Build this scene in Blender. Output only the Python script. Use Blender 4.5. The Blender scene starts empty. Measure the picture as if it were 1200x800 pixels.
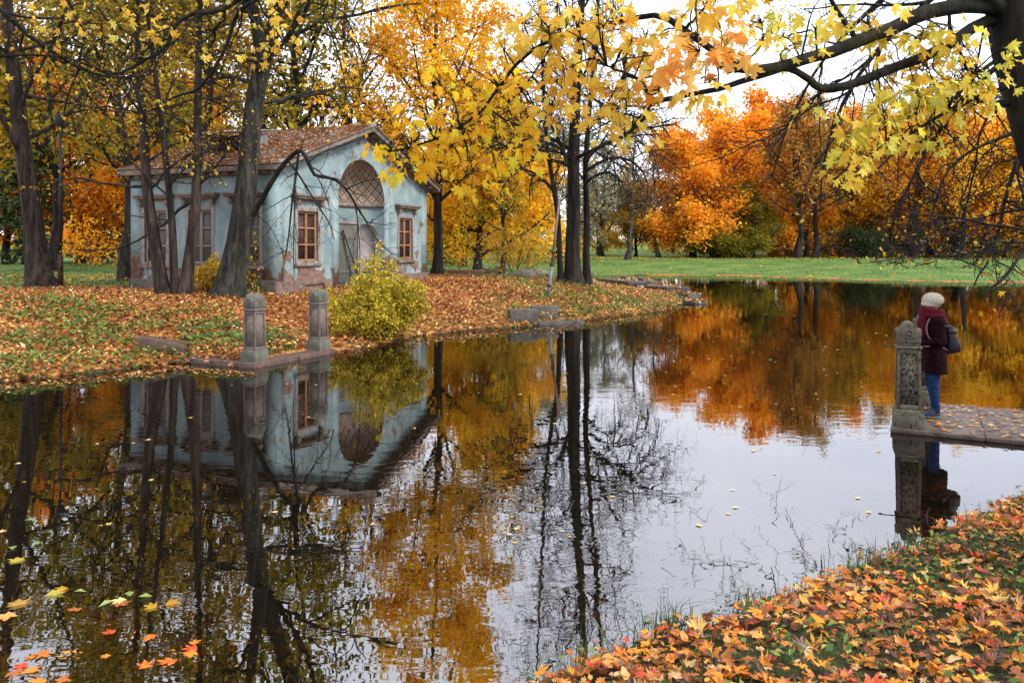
import bpy, bmesh, math
import numpy as np
from mathutils import Vector, Matrix

R = math.radians
rngG = np.random.default_rng(7)
sc = bpy.context.scene
C = sc.collection

# ------------------------------------------------------------------ camera
CAMZ, F = 2.4, 933.0
cam = bpy.data.cameras.new('camera')
cam.sensor_width = 36.0
cam.lens = 28.0
cam.shift_y = -110.0 / 1200.0
cam.clip_end = 3000
cam.clip_start = 0.05
camo = bpy.data.objects.new('camera', cam)
camo.location = (0, 0, CAMZ)
camo.rotation_euler = (R(90), 0, 0)
C.objects.link(camo)
sc.camera = camo

# ------------------------------------------------------------------ world and sun
SUN_EL, SUN_AZ = 42.0, 118.0      # azimuth clockwise from +Y
w = bpy.data.worlds.new('World')
sc.world = w
w.use_nodes = True
nt = w.node_tree
nt.nodes.clear()
N = nt.nodes.new
out = N('ShaderNodeOutputWorld')
sky = N('ShaderNodeTexSky')
sky.sky_type = 'NISHITA'
sky.sun_disc = False
sky.sun_elevation = R(SUN_EL)
sky.sun_rotation = R(SUN_AZ)
sky.dust_density = 3.0
bg = N('ShaderNodeBackground')
bg.inputs['Strength'].default_value = 0.10
nt.links.new(sky.outputs[0], bg.inputs['Color'])
tc = N('ShaderNodeTexCoord')
mp = N('ShaderNodeMapping')
mp.inputs['Scale'].default_value = (1.0, 1.0, 2.6)
nt.links.new(tc.outputs['Generated'], mp.inputs[0])
nz = N('ShaderNodeTexNoise')
nz.inputs['Scale'].default_value = 2.2
nz.inputs['Detail'].default_value = 6
nz.inputs['Roughness'].default_value = 0.55
nt.links.new(mp.outputs[0], nz.inputs['Vector'])
cr = N('ShaderNodeValToRGB')
cr.color_ramp.elements[0].position = 0.32
cr.color_ramp.elements[0].color = (0.73, 0.77, 0.88, 1)
cr.color_ramp.elements[1].position = 0.68
cr.color_ramp.elements[1].color = (0.97, 0.99, 1.07, 1)
nt.links.new(nz.outputs['Fac'], cr.inputs[0])
bg2 = N('ShaderNodeBackground')
bg2.inputs['Strength'].default_value = 0.98
nt.links.new(cr.outputs[0], bg2.inputs['Color'])
mx = N('ShaderNodeMixShader')
mx.inputs[0].default_value = 0.86          # an overcast: most of the blue is covered
nt.links.new(bg.outputs[0], mx.inputs[1])
nt.links.new(bg2.outputs[0], mx.inputs[2])
nt.links.new(mx.outputs[0], out.inputs[0])

sun = bpy.data.lights.new('sun', 'SUN')
sun.energy = 1.5
sun.angle = R(14)
sun.color = (1.0, 0.94, 0.86)
suno = bpy.data.objects.new('sun', sun)
_az, _el = R(SUN_AZ), R(SUN_EL)
_d = Vector((math.sin(_az) * math.cos(_el), math.cos(_az) * math.cos(_el), math.sin(_el)))
suno.rotation_euler = (-_d).to_track_quat('-Z', 'Y').to_euler()
suno.location = (30, -20, 40)
C.objects.link(suno)

vs = sc.view_settings
vs.view_transform = 'Standard'
vs.look = 'None'
vs.exposure = 1.35
vs.gamma = 1.0
vs.use_curve_mapping = False
sc.cycles.use_denoising = True
sc.cycles.max_bounces = 6
sc.cycles.diffuse_bounces = 3
sc.cycles.glossy_bounces = 3
sc.cycles.transmission_bounces = 4
sc.cycles.transparent_max_bounces = 6
sc.cycles.caustics_reflective = False
sc.cycles.caustics_refractive = False

# ------------------------------------------------------------------ helpers: places
def at(px, py, d):
    """point seen at photo pixel (1200x800) at a real depth d in metres"""
    return np.array([(px - 600.0) / F * d, d, CAMZ + (290.0 - py) / F * d])

def wat(px, py):
    d = CAMZ * F / (py - 290.0)
    return ((px - 600.0) / F * d, d)

def smooth(a, b, x):
    t = np.clip((x - a) / (b - a), 0, 1)
    return t * t * (3 - 2 * t)

# pond outline (clockwise from the near bank)
near_bank = [(-24, 8), (-17, 2.6), (-11, 0.6), (-6.5, 0.5), (-4, 1.55), (-2, 2.85), (-.9, 3.5)] + \
            [wat(*p) for p in [(612, 808), (640, 797), (668, 778), (712, 768), (765, 747), (812, 738), (861, 719), (900, 708), (929, 692), (985, 679), (1035, 656), (1068, 645), (1103, 623), (1150, 608), (1192, 584), (1240, 572)]] + \
            [(5.9, 8.05), (6.9, 8.5), (8.2, 8.7), (9.2, 9.6),
             (10.5, 11.3), (13, 12), (17, 13), (25, 18), (45, 28), (62, 42), (66, 50)]
far_bank = [wat(1500, 336), wat(1350, 334), wat(1200, 331.5), wat(1090, 330.0), wat(1000, 328.2), wat(930, 325.5), wat(860, 323.2),
            wat(770, 322.5), wat(700, 322.3), wat(672, 323)]
isl = [(672, 325), (690, 327.5), (705, 331), (735, 335.5), (768, 341), (796, 349), (801, 355), (780, 363), (742, 368.5),
       (705, 372.5), (655, 379), (600, 384), (560, 386), (520, 391), (490, 394), (462, 401), (430, 408),
       (400, 412), (392, 413.5), (298, 431.5), (212, 424.5), (170, 430), (120, 436), (62, 441), (0, 447)]
island = [wat(*p) for p in isl]
pond = np.array(near_bank + far_bank + island + [(-12, 14.0), (-18, 14.8), (-25, 14)])

def sdf(x, y):
    x = np.asarray(x, float); y = np.asarray(y, float)
    shp = x.shape
    x = x.ravel(); y = y.ravel()
    best = np.full(x.shape, 1e9)
    inside = np.zeros(x.shape, bool)
    n = len(pond)
    for i in range(n):
        ax, ay = pond[i]; bx, by = pond[(i + 1) % n]
        dx, dy = bx - ax, by - ay
        t = np.clip(((x - ax) * dx + (y - ay) * dy) / (dx * dx + dy * dy), 0, 1)
        best = np.minimum(best, np.hypot(x - ax - t * dx, y - ay - t * dy))
        with np.errstate(divide='ignore', invalid='ignore'):
            c = ((ay > y) != (by > y)) & (x < (bx - ax) * (y - ay) / (by - ay + 1e-12) + ax)
        inside ^= c
    return np.where(inside, -best, best).reshape(shp)

def wob(x, y):
    return (np.sin(x * 1.7 + 1.3 * np.sin(y * 1.1)) * np.sin(y * 1.9 + 0.7 * np.sin(x * 2.3)) * 0.5
            + 0.3 * np.sin(x * 4.1 + y * 2.7) * np.sin(y * 5.3 - x * 1.9))

LC = np.array(wat(298, 431.5))                      # corner of the ruined landing
LU = np.array(wat(392, 413.5)) - LC; LW = np.linalg.norm(LU); LU /= LW
LV = np.array([-LU[1], LU[0]])

def height(x, y):
    x = np.asarray(x, float); y = np.asarray(y, float)
    s = sdf(x, y) + 0.10 * wob(x, y) * np.clip(1 - y / 60, 0.2, 1)
    bed = np.maximum(-0.9, np.where(s < 0, np.where(y < 9, s * .17, s * 0.33), 0)) - 0.02
    near = (y < 13 + 0.2 * np.abs(x)) & (x > -8)
    z_near = 0.05 * (1 - np.exp(-np.maximum(s, 0) / .1)) + 0.205 * np.minimum(np.maximum(s, 0), 4.5) ** 0.98
    z_far = 0.06 + 1.12 * smooth(0, 24, s)
    z_isl = 0.10 * (1 - np.exp(-np.maximum(s, 0) / .15)) + 0.86 * smooth(0, 7.5, s) ** 0.85
    wf = smooth(42, 54, y)
    z_l = z_isl * (1 - wf) + z_far * wf
    # flat floor inside the ruined landing
    lx = (x - LC[0]) * LU[0] + (y - LC[1]) * LU[1]
    ly = (x - LC[0]) * LV[0] + (y - LC[1]) * LV[1]
    flat = smooth(-.4, 0.1, lx) * smooth(LW + .5, LW, lx) * smooth(2.6, 1.6, ly)
    z_l = z_l * (1 - flat) + np.minimum(z_l, 0.13 + .1 * np.clip(ly, 0, 3)) * flat
    z = np.where(near, z_near, z_l)
    z = z + 0.022 * wob(x * 1.3, y * 1.3) * np.clip(s, 0, 1)
    # the ground climbs slightly behind everything
    z = z + 0.012 * np.maximum(0, y - 95)
    return np.where(s > 0, z, bed)

def H(x, y):
    return float(height(np.array([x]), np.array([y]))[0])

def G(px, py, dmin=3.0, dmax=130.0):
    d = np.arange(dmin, dmax, 0.05)
    x = (px - 600) / F * d
    z = CAMZ + (290 - py) / F * d
    h = np.maximum(height(x, d), 0)
    hit = np.nonzero(z <= h)[0]
    k = hit[0] if len(hit) else len(d) - 1
    return np.array([x[k], d[k], h[k]])

# ------------------------------------------------------------------ helpers: objects
def tag(o, label=None, cat=None, group=None, kind=None):
    if label: o['label'] = label
    if cat: o['category'] = cat
    if group: o['group'] = group
    if kind: o['kind'] = kind
    return o

def thing(name, label, cat, loc=(0, 0, 0), rz=0.0, group=None):
    o = bpy.data.objects.new(name, None)
    o.empty_display_size = 0.2
    o.location = [float(v) for v in loc]
    o.rotation_euler = (0, 0, rz)
    C.objects.link(o)
    return tag(o, label, cat, group)

def make_mesh(name, V, faces, mat=None, tint=None, smooth_=False, uv=None):
    """V (N,3); faces: array (M,k) or list of such arrays / lists"""
    V = np.ascontiguousarray(V, dtype=np.float32)
    if isinstance(faces, np.ndarray): faces = [faces]
    loops, sizes = [], []
    for f in faces:
        if isinstance(f, np.ndarray) and f.ndim == 2:
            loops.append(f.ravel().astype(np.int32)); sizes.append(np.full(len(f), f.shape[1], np.int32))
        else:
            loops.append(np.array(f, np.int32)); sizes.append(np.array([len(f)], np.int32))
    L = np.concatenate(loops); S = np.concatenate(sizes)
    me = bpy.data.meshes.new(name)
    me.vertices.add(len(V)); me.vertices.foreach_set('co', V.ravel())
    me.loops.add(len(L)); me.loops.foreach_set('vertex_index', L)
    me.polygons.add(len(S))
    st = np.concatenate([[0], np.cumsum(S)[:-1]]).astype(np.int32)
    me.polygons.foreach_set('loop_start', st)
    try: me.polygons.foreach_set('loop_total', S)
    except Exception: pass
    if smooth_: me.polygons.foreach_set('use_smooth', np.ones(len(S), bool))
    if tint is not None:
        a = me.attributes.new('tint', 'FLOAT', 'FACE')
        a.data.foreach_set('value', np.ascontiguousarray(tint, dtype=np.float32))
    if uv is not None:
        u = me.uv_layers.new(name='UVMap')
        u.data.foreach_set('uv', np.ascontiguousarray(np.asarray(uv)[L], dtype=np.float32).ravel())
    me.update(calc_edges=True)
    me.validate()
    if mat: me.materials.append(mat)
    return me

def obj(name, me, parent=None, loc=None, rz=None):
    o = bpy.data.objects.new(name, me)
    C.objects.link(o)
    if parent is not None: o.parent = parent
    if loc is not None: o.location = [float(v) for v in loc]
    if rz is not None: o.rotation_euler = (0, 0, rz)
    return o

class MB:
    """collects boxes, lofts and tubes into one mesh"""
    def __init__(s): s.V = []; s.F = []; s.n = 0
    def add(s, V, F):
        V = np.asarray(V, float)
        s.V.append(V)
        for f in F: s.F.append([int(i) + s.n for i in f])
        s.n += len(V); return s
    def box(s, x0, x1, y0, y1, z0, z1, M=None, taper=1.0):
        cx, cy = (x0 + x1) / 2, (y0 + y1) / 2
        V = []
        for z, k in ((z0, 1.0), (z1, taper)):
            for x, y in ((x0, y0), (x1, y0), (x1, y1), (x0, y1)):
                V.append((cx + (x - cx) * k, cy + (y - cy) * k, z))
        V = np.array(V)
        if M is not None: V = V @ np.array(M.to_3x3()).T + np.array(M.translation)
        return s.add(V, [(3, 2, 1, 0), (4, 5, 6, 7), (0, 1, 5, 4), (1, 2, 6, 5), (2, 3, 7, 6), (3, 0, 4, 7)])
    def bar(s, a, b, w, h):
        a = Vector([float(v) for v in a]); b = Vector([float(v) for v in b]); d = b - a
        M = d.to_track_quat('Z', 'Y').to_matrix().to_4x4(); M.translation = a
        return s.box(-w / 2, w / 2, -h / 2, h / 2, 0, d.length, M)
    def loft(s, rings, cap=True):
        n = len(rings[0]); V = np.concatenate([np.asarray(r, float) for r in rings]); F = []
        for i in range(len(rings) - 1):
            for j in range(n):
                k = (j + 1) % n
                F.append((i * n + j, i * n + k, (i + 1) * n + k, (i + 1) * n + j))
        if cap:
            F.append(tuple(range(n - 1, -1, -1))); F.append(tuple((len(rings) - 1) * n + j for j in range(n)))
        return s.add(V, F)
    def tube(s, pts, rads, n=8):
        V, F = tubes([(np.asarray(pts, float), np.asarray(rads, float))], n, cap=True)
        return s.add(V, F)
    def ball(s, c, r, n=12, m=8, sc_=(1, 1, 1)):
        rings = []
        for i in range(m + 1):
            a = math.pi * (i + .02) / (m + .04)
            rr = math.sin(a)
            rings.append([(c[0] + r * sc_[0] * rr * math.cos(2 * math.pi * j / n), c[1] + r * sc_[1] * rr * math.sin(2 * math.pi * j / n),
                           c[2] - r * sc_[2] * math.cos(a)) for j in range(n)])
        return s.loft(rings)
    def build(s, name, mat, parent=None, smooth_=False, bevel=0.0, uv=None):
        me = make_mesh(name, np.concatenate(s.V), s.F, mat, smooth_=smooth_, uv=uv)
        o = obj(name, me, parent)
        if bevel:
            b = o.modifiers.new('bevel', 'BEVEL'); b.width = bevel; b.segments = 2; b.limit_method = 'ANGLE'; b.angle_limit = R(35)
        return o

def ell(cx, cy, z, rx, ry, n=16, p=2.0, rot=0):
    a = np.arange(n) * 2 * math.pi / n
    x = np.sign(np.cos(a)) * np.abs(np.cos(a)) ** (2 / p) * rx; y = np.sign(np.sin(a)) * np.abs(np.sin(a)) ** (2 / p) * ry
    return np.stack([cx + x * math.cos(rot) - y * math.sin(rot), cy + x * math.sin(rot) + y * math.cos(rot), np.full(n, z)], 1)

def tubes(branches, sides, cap=False):
    """all with the same number of points -> V, F(list)"""
    P = np.stack([b[0] for b in branches]); Rr = np.stack([b[1] for b in branches])
    return tubes_arr(P, Rr, sides, cap)

def tubes_arr(P, Rr, sides, cap=False):
    B, n, _ = P.shape
    T = np.gradient(P, axis=1)
    T /= np.linalg.norm(T, axis=2, keepdims=True) + 1e-9
    md = np.abs(T.mean(axis=1))
    ref = np.eye(3)[np.argmin(md, axis=1)][:, None, :]
    A = np.cross(T, ref); A /= np.linalg.norm(A, axis=2, keepdims=True) + 1e-9
    Bn = np.cross(T, A)
    a = np.arange(sides) * 2 * math.pi / sides
    RR = np.repeat(Rr[:, :, None], sides, 2)
    if sides >= 12:                                                # furrows, swellings and root flare of a trunk
        aa = np.arange(sides) * 2 * math.pi / sides; tt = np.linspace(0, 1, n)[:, None]
        RR = RR * (1 + .05 * np.sin(3 * aa + 9 * tt) + .04 * np.sin(5 * aa - 17 * tt) + .42 * np.exp(-tt / .028) * np.maximum(0, np.cos(4 * aa + 1.0 + .6 * np.sin(aa))))[None]
    V = P[:, :, None, :] + RR[..., None] * (np.cos(a)[None, None, :, None] * A[:, :, None, :] + np.sin(a)[None, None, :, None] * Bn[:, :, None, :])
    V = V.reshape(-1, 3)
    i = np.arange(n - 1)[:, None] * sides; j = np.arange(sides)[None, :]; k = (j + 1) % sides
    f = np.stack([i + j, i + k, i + sides + k, i + sides + j], -1).reshape(-1, 4)
    Fq = (f[None] + (np.arange(B) * n * sides)[:, None, None]).reshape(-1, 4)
    if cap:
        F = [tuple(q) for q in Fq]
        for b in range(B):
            o = b * n * sides
            F.append(tuple(o + np.arange(sides)[::-1])); F.append(tuple(o + (n - 1) * sides + np.arange(sides)))
        return V, F
    return V, Fq

# ------------------------------------------------------------------ helpers: materials
def new_mat(name):
    m = bpy.data.materials.new(name); m.use_nodes = True
    nt = m.node_tree; nt.nodes.clear()
    return m, nt, nt.nodes.new, nt.links.new

def ramp(nt, stops, interp='LINEAR'):
    r = nt.nodes.new('ShaderNodeValToRGB')
    e = r.color_ramp.elements
    r.color_ramp.interpolation = interp
    e[0].position, e[0].color = stops[0][0], (*stops[0][1], 1)
    e[1].position, e[1].color = stops[-1][0], (*stops[-1][1], 1)
    for p, c in stops[1:-1]:
        x = e.new(p); x.color = (*c, 1)
    return r

def leaf_mat(name, stops, trans=0.42, noise=0.35, nscale=0.7, rough=0.55, spec=0.25, fine=0):
    m, nt, N, L = new_mat(name)
    at_ = N('ShaderNodeAttribute'); at_.attribute_name = 'tint'
    tc = N('ShaderNodeTexCoord'); nz = N('ShaderNodeTexNoise'); nz.inputs['Scale'].default_value = nscale; nz.inputs['Detail'].default_value = 2
    L(tc.outputs['Object'], nz.inputs['Vector'])
    s1 = N('ShaderNodeMath'); s1.operation = 'MULTIPLY_ADD'; s1.inputs[1].default_value = noise * 3.0; s1.inputs[2].default_value = -noise * 1.5
    L(nz.outputs['Fac'], s1.inputs[0])
    s2 = N('ShaderNodeMath'); s2.operation = 'ADD'; s2.use_clamp = True
    L(at_.outputs['Fac'], s2.inputs[0]); L(s1.outputs[0], s2.inputs[1])
    r = ramp(nt, stops)
    if fine:
        nf = N('ShaderNodeTexNoise'); nf.inputs['Scale'].default_value = 38; nf.inputs['Detail'].default_value = 3; L(tc.outputs['Object'], nf.inputs['Vector'])
        s3 = N('ShaderNodeMath'); s3.operation = 'MULTIPLY_ADD'; s3.use_clamp = True; s3.inputs[1].default_value = fine; L(nf.outputs['Fac'], s3.inputs[0])
        s4 = N('ShaderNodeMath'); s4.operation = 'SUBTRACT'; s4.inputs[1].default_value = fine * .5; L(s2.outputs[0], s4.inputs[0]); L(s4.outputs[0], s3.inputs[2])
        L(s3.outputs[0], r.inputs[0])
    else: L(s2.outputs[0], r.inputs[0])
    pb = N('ShaderNodeBsdfPrincipled'); pb.inputs['Roughness'].default_value = rough
    pb.inputs['Specular IOR Level'].default_value = spec
    L(r.outputs[0], pb.inputs['Base Color'])
    tr = N('ShaderNodeBsdfTranslucent'); L(r.outputs[0], tr.inputs['Color'])
    mx = N('ShaderNodeMixShader'); mx.inputs[0].default_value = trans
    L(pb.outputs[0], mx.inputs[1]); L(tr.outputs[0], mx.inputs[2])
    o = N('ShaderNodeOutputMaterial'); L(mx.outputs[0], o.inputs[0])
    return m

def bark_mat(name, dark, light, moss=None, moss_amt=0.5, scale=1.0):
    m, nt, N, L = new_mat(name)
    tc = N('ShaderNodeTexCoord'); mp = N('ShaderNodeMapping'); mp.inputs['Scale'].default_value = (11 * scale, 11 * scale, 2.2 * scale)
    L(tc.outputs['Object'], mp.inputs[0])
    nz = N('ShaderNodeTexNoise'); nz.inputs['Scale'].default_value = 1.3; nz.inputs['Detail'].default_value = 7; nz.inputs['Roughness'].default_value = .65
    L(mp.outputs[0], nz.inputs['Vector'])
    mpb = N('ShaderNodeMapping'); mpb.inputs['Scale'].default_value = (7 * scale, 7 * scale, .8 * scale); L(tc.outputs['Object'], mpb.inputs[0])
    nb = N('ShaderNodeTexNoise'); nb.inputs['Scale'].default_value = 1.0; nb.inputs['Detail'].default_value = 4; nb.inputs['Distortion'].default_value = .5; L(mpb.outputs[0], nb.inputs['Vector'])
    hb = N('ShaderNodeMath'); hb.operation = 'MULTIPLY_ADD'; hb.inputs[1].default_value = .9; L(nb.outputs['Fac'], hb.inputs[0])
    hs = N('ShaderNodeMath'); hs.operation = 'MULTIPLY_ADD'; hs.inputs[1].default_value = .6; hs.inputs[2].default_value = -.25; L(nz.outputs['Fac'], hs.inputs[0]); L(hs.outputs[0], hb.inputs[2])
    light = tuple(v * 1.45 for v in light)
    r = ramp(nt, [(0.38, dark), (0.50, tuple(.45 * a + .35 * b for a, b in zip(dark, light))), (0.64, light)]); L(hb.outputs[0], r.inputs[0])
    col = r.outputs[0]
    if moss:
        n2 = N('ShaderNodeTexNoise'); n2.inputs['Scale'].default_value = 2.4; n2.inputs['Detail'].default_value = 5
        L(tc.outputs['Object'], n2.inputs['Vector'])
        mr = N('ShaderNodeMapRange'); mr.inputs[1].default_value = 0.62 - 0.3 * moss_amt; mr.inputs[2].default_value = 0.78 - 0.3 * moss_amt
        L(n2.outputs['Fac'], mr.inputs[0])
        mc = N('ShaderNodeMix'); mc.data_type = 'RGBA'; mc.inputs[7].default_value = (*moss, 1)
        L(mr.outputs[0], mc.inputs[0]); L(col, mc.inputs[6]); col = mc.outputs[2]
    pb = N('ShaderNodeBsdfPrincipled'); pb.inputs['Roughness'].default_value = .85; pb.inputs['Specular IOR Level'].default_value = .25
    L(col, pb.inputs['Base Color'])
    bp = N('ShaderNodeBump'); bp.inputs['Strength'].default_value = 1.0; bp.inputs['Distance'].default_value = .06
    L(hb.outputs[0], bp.inputs['Height']); L(bp.outputs[0], pb.inputs['Normal'])
    o = N('ShaderNodeOutputMaterial'); L(pb.outputs[0], o.inputs[0])
    return m

def mottled(name, stops, scale=4.0, detail=6, rough=.8, bump=.3, stretch=(1, 1, 1), spots=None, spot_scale=20, spot_lo=.6, spec=.3, bdist=.01):
    """base material: noise through a ramp, optional second layer of patches"""
    m, nt, N, L = new_mat(name)
    tc = N('ShaderNodeTexCoord'); mp = N('ShaderNodeMapping'); mp.inputs['Scale'].default_value = stretch
    L(tc.outputs['Object'], mp.inputs[0])
    nz = N('ShaderNodeTexNoise'); nz.inputs['Scale'].default_value = scale; nz.inputs['Detail'].default_value = detail; nz.inputs['Roughness'].default_value = .62
    L(mp.outputs[0], nz.inputs['Vector'])
    r = ramp(nt, stops); L(nz.outputs['Fac'], r.inputs[0]); col = r.outputs[0]
    h = nz.outputs['Fac']
    if spots:
        n2 = N('ShaderNodeTexNoise'); n2.inputs['Scale'].default_value = spot_scale; n2.inputs['Detail'].default_value = 5; n2.inputs['Roughness'].default_value = .6
        L(tc.outputs['Object'], n2.inputs['Vector'])
        mr = N('ShaderNodeMapRange'); mr.inputs[1].default_value = spot_lo; mr.inputs[2].default_value = spot_lo + .07
        L(n2.outputs['Fac'], mr.inputs[0])
        mc = N('ShaderNodeMix'); mc.data_type = 'RGBA'; mc.inputs[7].default_value = (*spots, 1)
        L(mr.outputs[0], mc.inputs[0]); L(col, mc.inputs[6]); col = mc.outputs[2]
    pb = N('ShaderNodeBsdfPrincipled'); pb.inputs['Roughness'].default_value = rough; pb.inputs['Specular IOR Level'].default_value = spec
    L(col, pb.inputs['Base Color'])
    if bump:
        bp = N('ShaderNodeBump'); bp.inputs['Strength'].default_value = bump; bp.inputs['Distance'].default_value = bdist
        L(h, bp.inputs['Height']); L(bp.outputs[0], pb.inputs['Normal'])
    o = N('ShaderNodeOutputMaterial'); L(pb.outputs[0], o.inputs[0])
    return m

M = {}
M['bark_dark'] = bark_mat('bark_dark', (0.00504, 0.0036, 0.00288), (0.02448, 0.01872, 0.01512))
M['bark_brown'] = bark_mat('bark_brown', (0.00936, 0.00648, 0.00504), (0.04464, 0.02952, 0.02232))
M['bark_moss'] = bark_mat('bark_moss', (0.00576, 0.00504, 0.00432), (0.036, 0.0324, 0.02592), moss=(0.01728, 0.02376, 0.01152), moss_amt=.38)
M['bark_black_moss'] = bark_mat('bark_black_moss', (0.00288, 0.00252, 0.00216), (0.0144, 0.01152, 0.00864), moss=(0.0216, 0.02592, 0.00576), moss_amt=.22)
M['bark_grey'] = bark_mat('bark_grey', (0.018, 0.01512, 0.01296), (0.0648, 0.05616, 0.04752), moss=(0.0432, 0.0504, 0.0324), moss_amt=.3)
M['bark_far'] = bark_mat('bark_far', (0.0072, 0.00576, 0.00432), (0.0288, 0.0216, 0.01728))
M['leaf_orange'] = leaf_mat('leaf_orange', [(0, (.72, .21, .014)), (.3, (.89, .335, .016)), (.65, (.93, .45, .024)), (1, (.94, .58, .055))], trans=.5)
M['leaf_flame'] = leaf_mat('leaf_flame', [(0, (.62, .16, .014)), (.4, (.86, .27, .016)), (.75, (.92, .39, .022)), (1, (.92, .52, .05))], trans=.5)
M['leaf_gold'] = leaf_mat('leaf_gold', [(0, (.78, .33, .012)), (.35, (.92, .48, .014)), (.7, (.95, .60, .02)), (1, (.93, .70, .06))], trans=.5)
M['leaf_ochre'] = leaf_mat('leaf_ochre', [(0, (0.208, 0.112, 0.0144)), (.4, (0.416, 0.24, 0.0176)), (.75, (0.544, 0.336, 0.024)), (1, (0.576, 0.4, 0.04))], trans=.5)
M['leaf_olive'] = leaf_mat('leaf_olive', [(0, (0.088, 0.088, 0.0144)), (.4, (0.24, 0.208, 0.0176)), (.75, (0.384, 0.296, 0.0224)), (1, (0.496, 0.368, 0.032))], trans=.5)
M['leaf_rust'] = leaf_mat('leaf_rust', [(0, (.20, .08, .02)), (.5, (.44, .19, .03)), (1, (.58, .31, .05))])
M['leaf_silver'] = leaf_mat('leaf_silver', [(0, (.16, .17, .10)), (.5, (.28, .29, .19)), (1, (.40, .39, .25))], trans=.3)
M['leaf_green'] = leaf_mat('leaf_green', [(0, (.035, .07, .018)), (.5, (.08, .13, .03)), (1, (.17, .20, .04))], trans=.3)
M['leaf_conifer'] = leaf_mat('leaf_conifer', [(0, (.022, .045, .018)), (.5, (.05, .085, .03)), (1, (.11, .13, .035))], trans=.15)
M['leaf_shrub'] = leaf_mat('leaf_shrub', [(0, (.16, .14, .02)), (.4, (.44, .36, .03)), (.75, (.64, .48, .04)), (1, (.74, .52, .05))], noise=.25, nscale=2.0)
M['leaf_yellow'] = leaf_mat('leaf_yellow', [(0, (.42, .22, .02)), (.5, (.66, .40, .03)), (1, (.76, .55, .07))])
M['maple_lime'] = leaf_mat('maple_lime', [(0, (.86, .38, .02)), (.4, (.93, .56, .022)), (.75, (.94, .68, .03)), (1, (.84, .76, .06))], trans=.62, noise=.3, nscale=1.6, rough=.45, fine=.5)
M['maple_gold'] = leaf_mat('maple_gold', [(0, (.80, .40, .05)), (.35, (.90, .56, .06)), (.7, (.92, .66, .09)), (1, (.84, .72, .14))], trans=.62, noise=.2, nscale=1.6, rough=.45, fine=.5)
M['maple_pale'] = leaf_mat('maple_pale', [(0, (.84, .50, .05)), (.4, (.88, .68, .08)), (.8, (.80, .72, .10)), (1, (.60, .64, .13))], trans=.62, noise=.3, nscale=1.6, rough=.45, fine=.5)
M['maple_orange'] = leaf_mat('maple_orange', [(0, (.78, .26, .03)), (.5, (.90, .44, .07)), (1, (.90, .58, .16))], trans=.62, noise=.15, nscale=2, rough=.45, fine=.5)
LITTER = [(0, (0.0344, 0.0172, 0.01118)), (.13, (0.0946, 0.0344, 0.0172)), (.25, (0.2322, 0.0688, 0.01892)), (.38, (0.4128, 0.1204, 0.01548)), (.50, (0.5848, 0.1978, 0.01376)), (.60, (0.6536, 0.2838, 0.01892)), (.68, (0.4816, 0.258, 0.086)), (.74, (0.4816, 0.3268, 0.1634)),
          (.82, (0.688, 0.3956, 0.01892)), (.88, (0.5332, 0.086, 0.0129)), (.94, (0.3956, 0.0258, 0.01032)), (1, (0.4816, 0.344, 0.2064))]
M['litter'] = leaf_mat('litter', LITTER, trans=.18, noise=.0, rough=.42, spec=.4, fine=.16)
ISL = [(0, (0.05625, 0.025, 0.015)), (.22, (0.175, 0.0625, 0.025)), (.42, (0.375, 0.125, 0.03125)), (.6, (0.525, 0.2125, 0.05)), (.74, (0.575, 0.325, 0.125)), (.88, (0.625, 0.45, 0.25)), (1, (0.7, 0.475, 0.0625))]
M['litter_isl'] = leaf_mat('litter_isl', ISL, trans=.12, noise=.22, nscale=.5, rough=.6)
M['float_leaf'] = leaf_mat('float_leaf', [(0, (.5, .2, .04)), (.5, (.66, .44, .14)), (1, (.70, .56, .30))], trans=.1, noise=0, rough=.4)
M['lily'] = leaf_mat('lily', [(0, (.14, .22, .05)), (1, (.30, .36, .10))], trans=.2, noise=0, rough=.35)
M['grass'] = leaf_mat('grass', [(0, (.022, .05, .012)), (.5, (.05, .10, .022)), (1, (.10, .145, .04))], trans=.3, noise=.15, nscale=2)
M['herb'] = leaf_mat('herb', [(0, (.035, .07, .018)), (.5, (.09, .16, .03)), (.8, (.20, .26, .05)), (1, (.38, .36, .06))], trans=.3, noise=.2, nscale=1.2)

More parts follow.
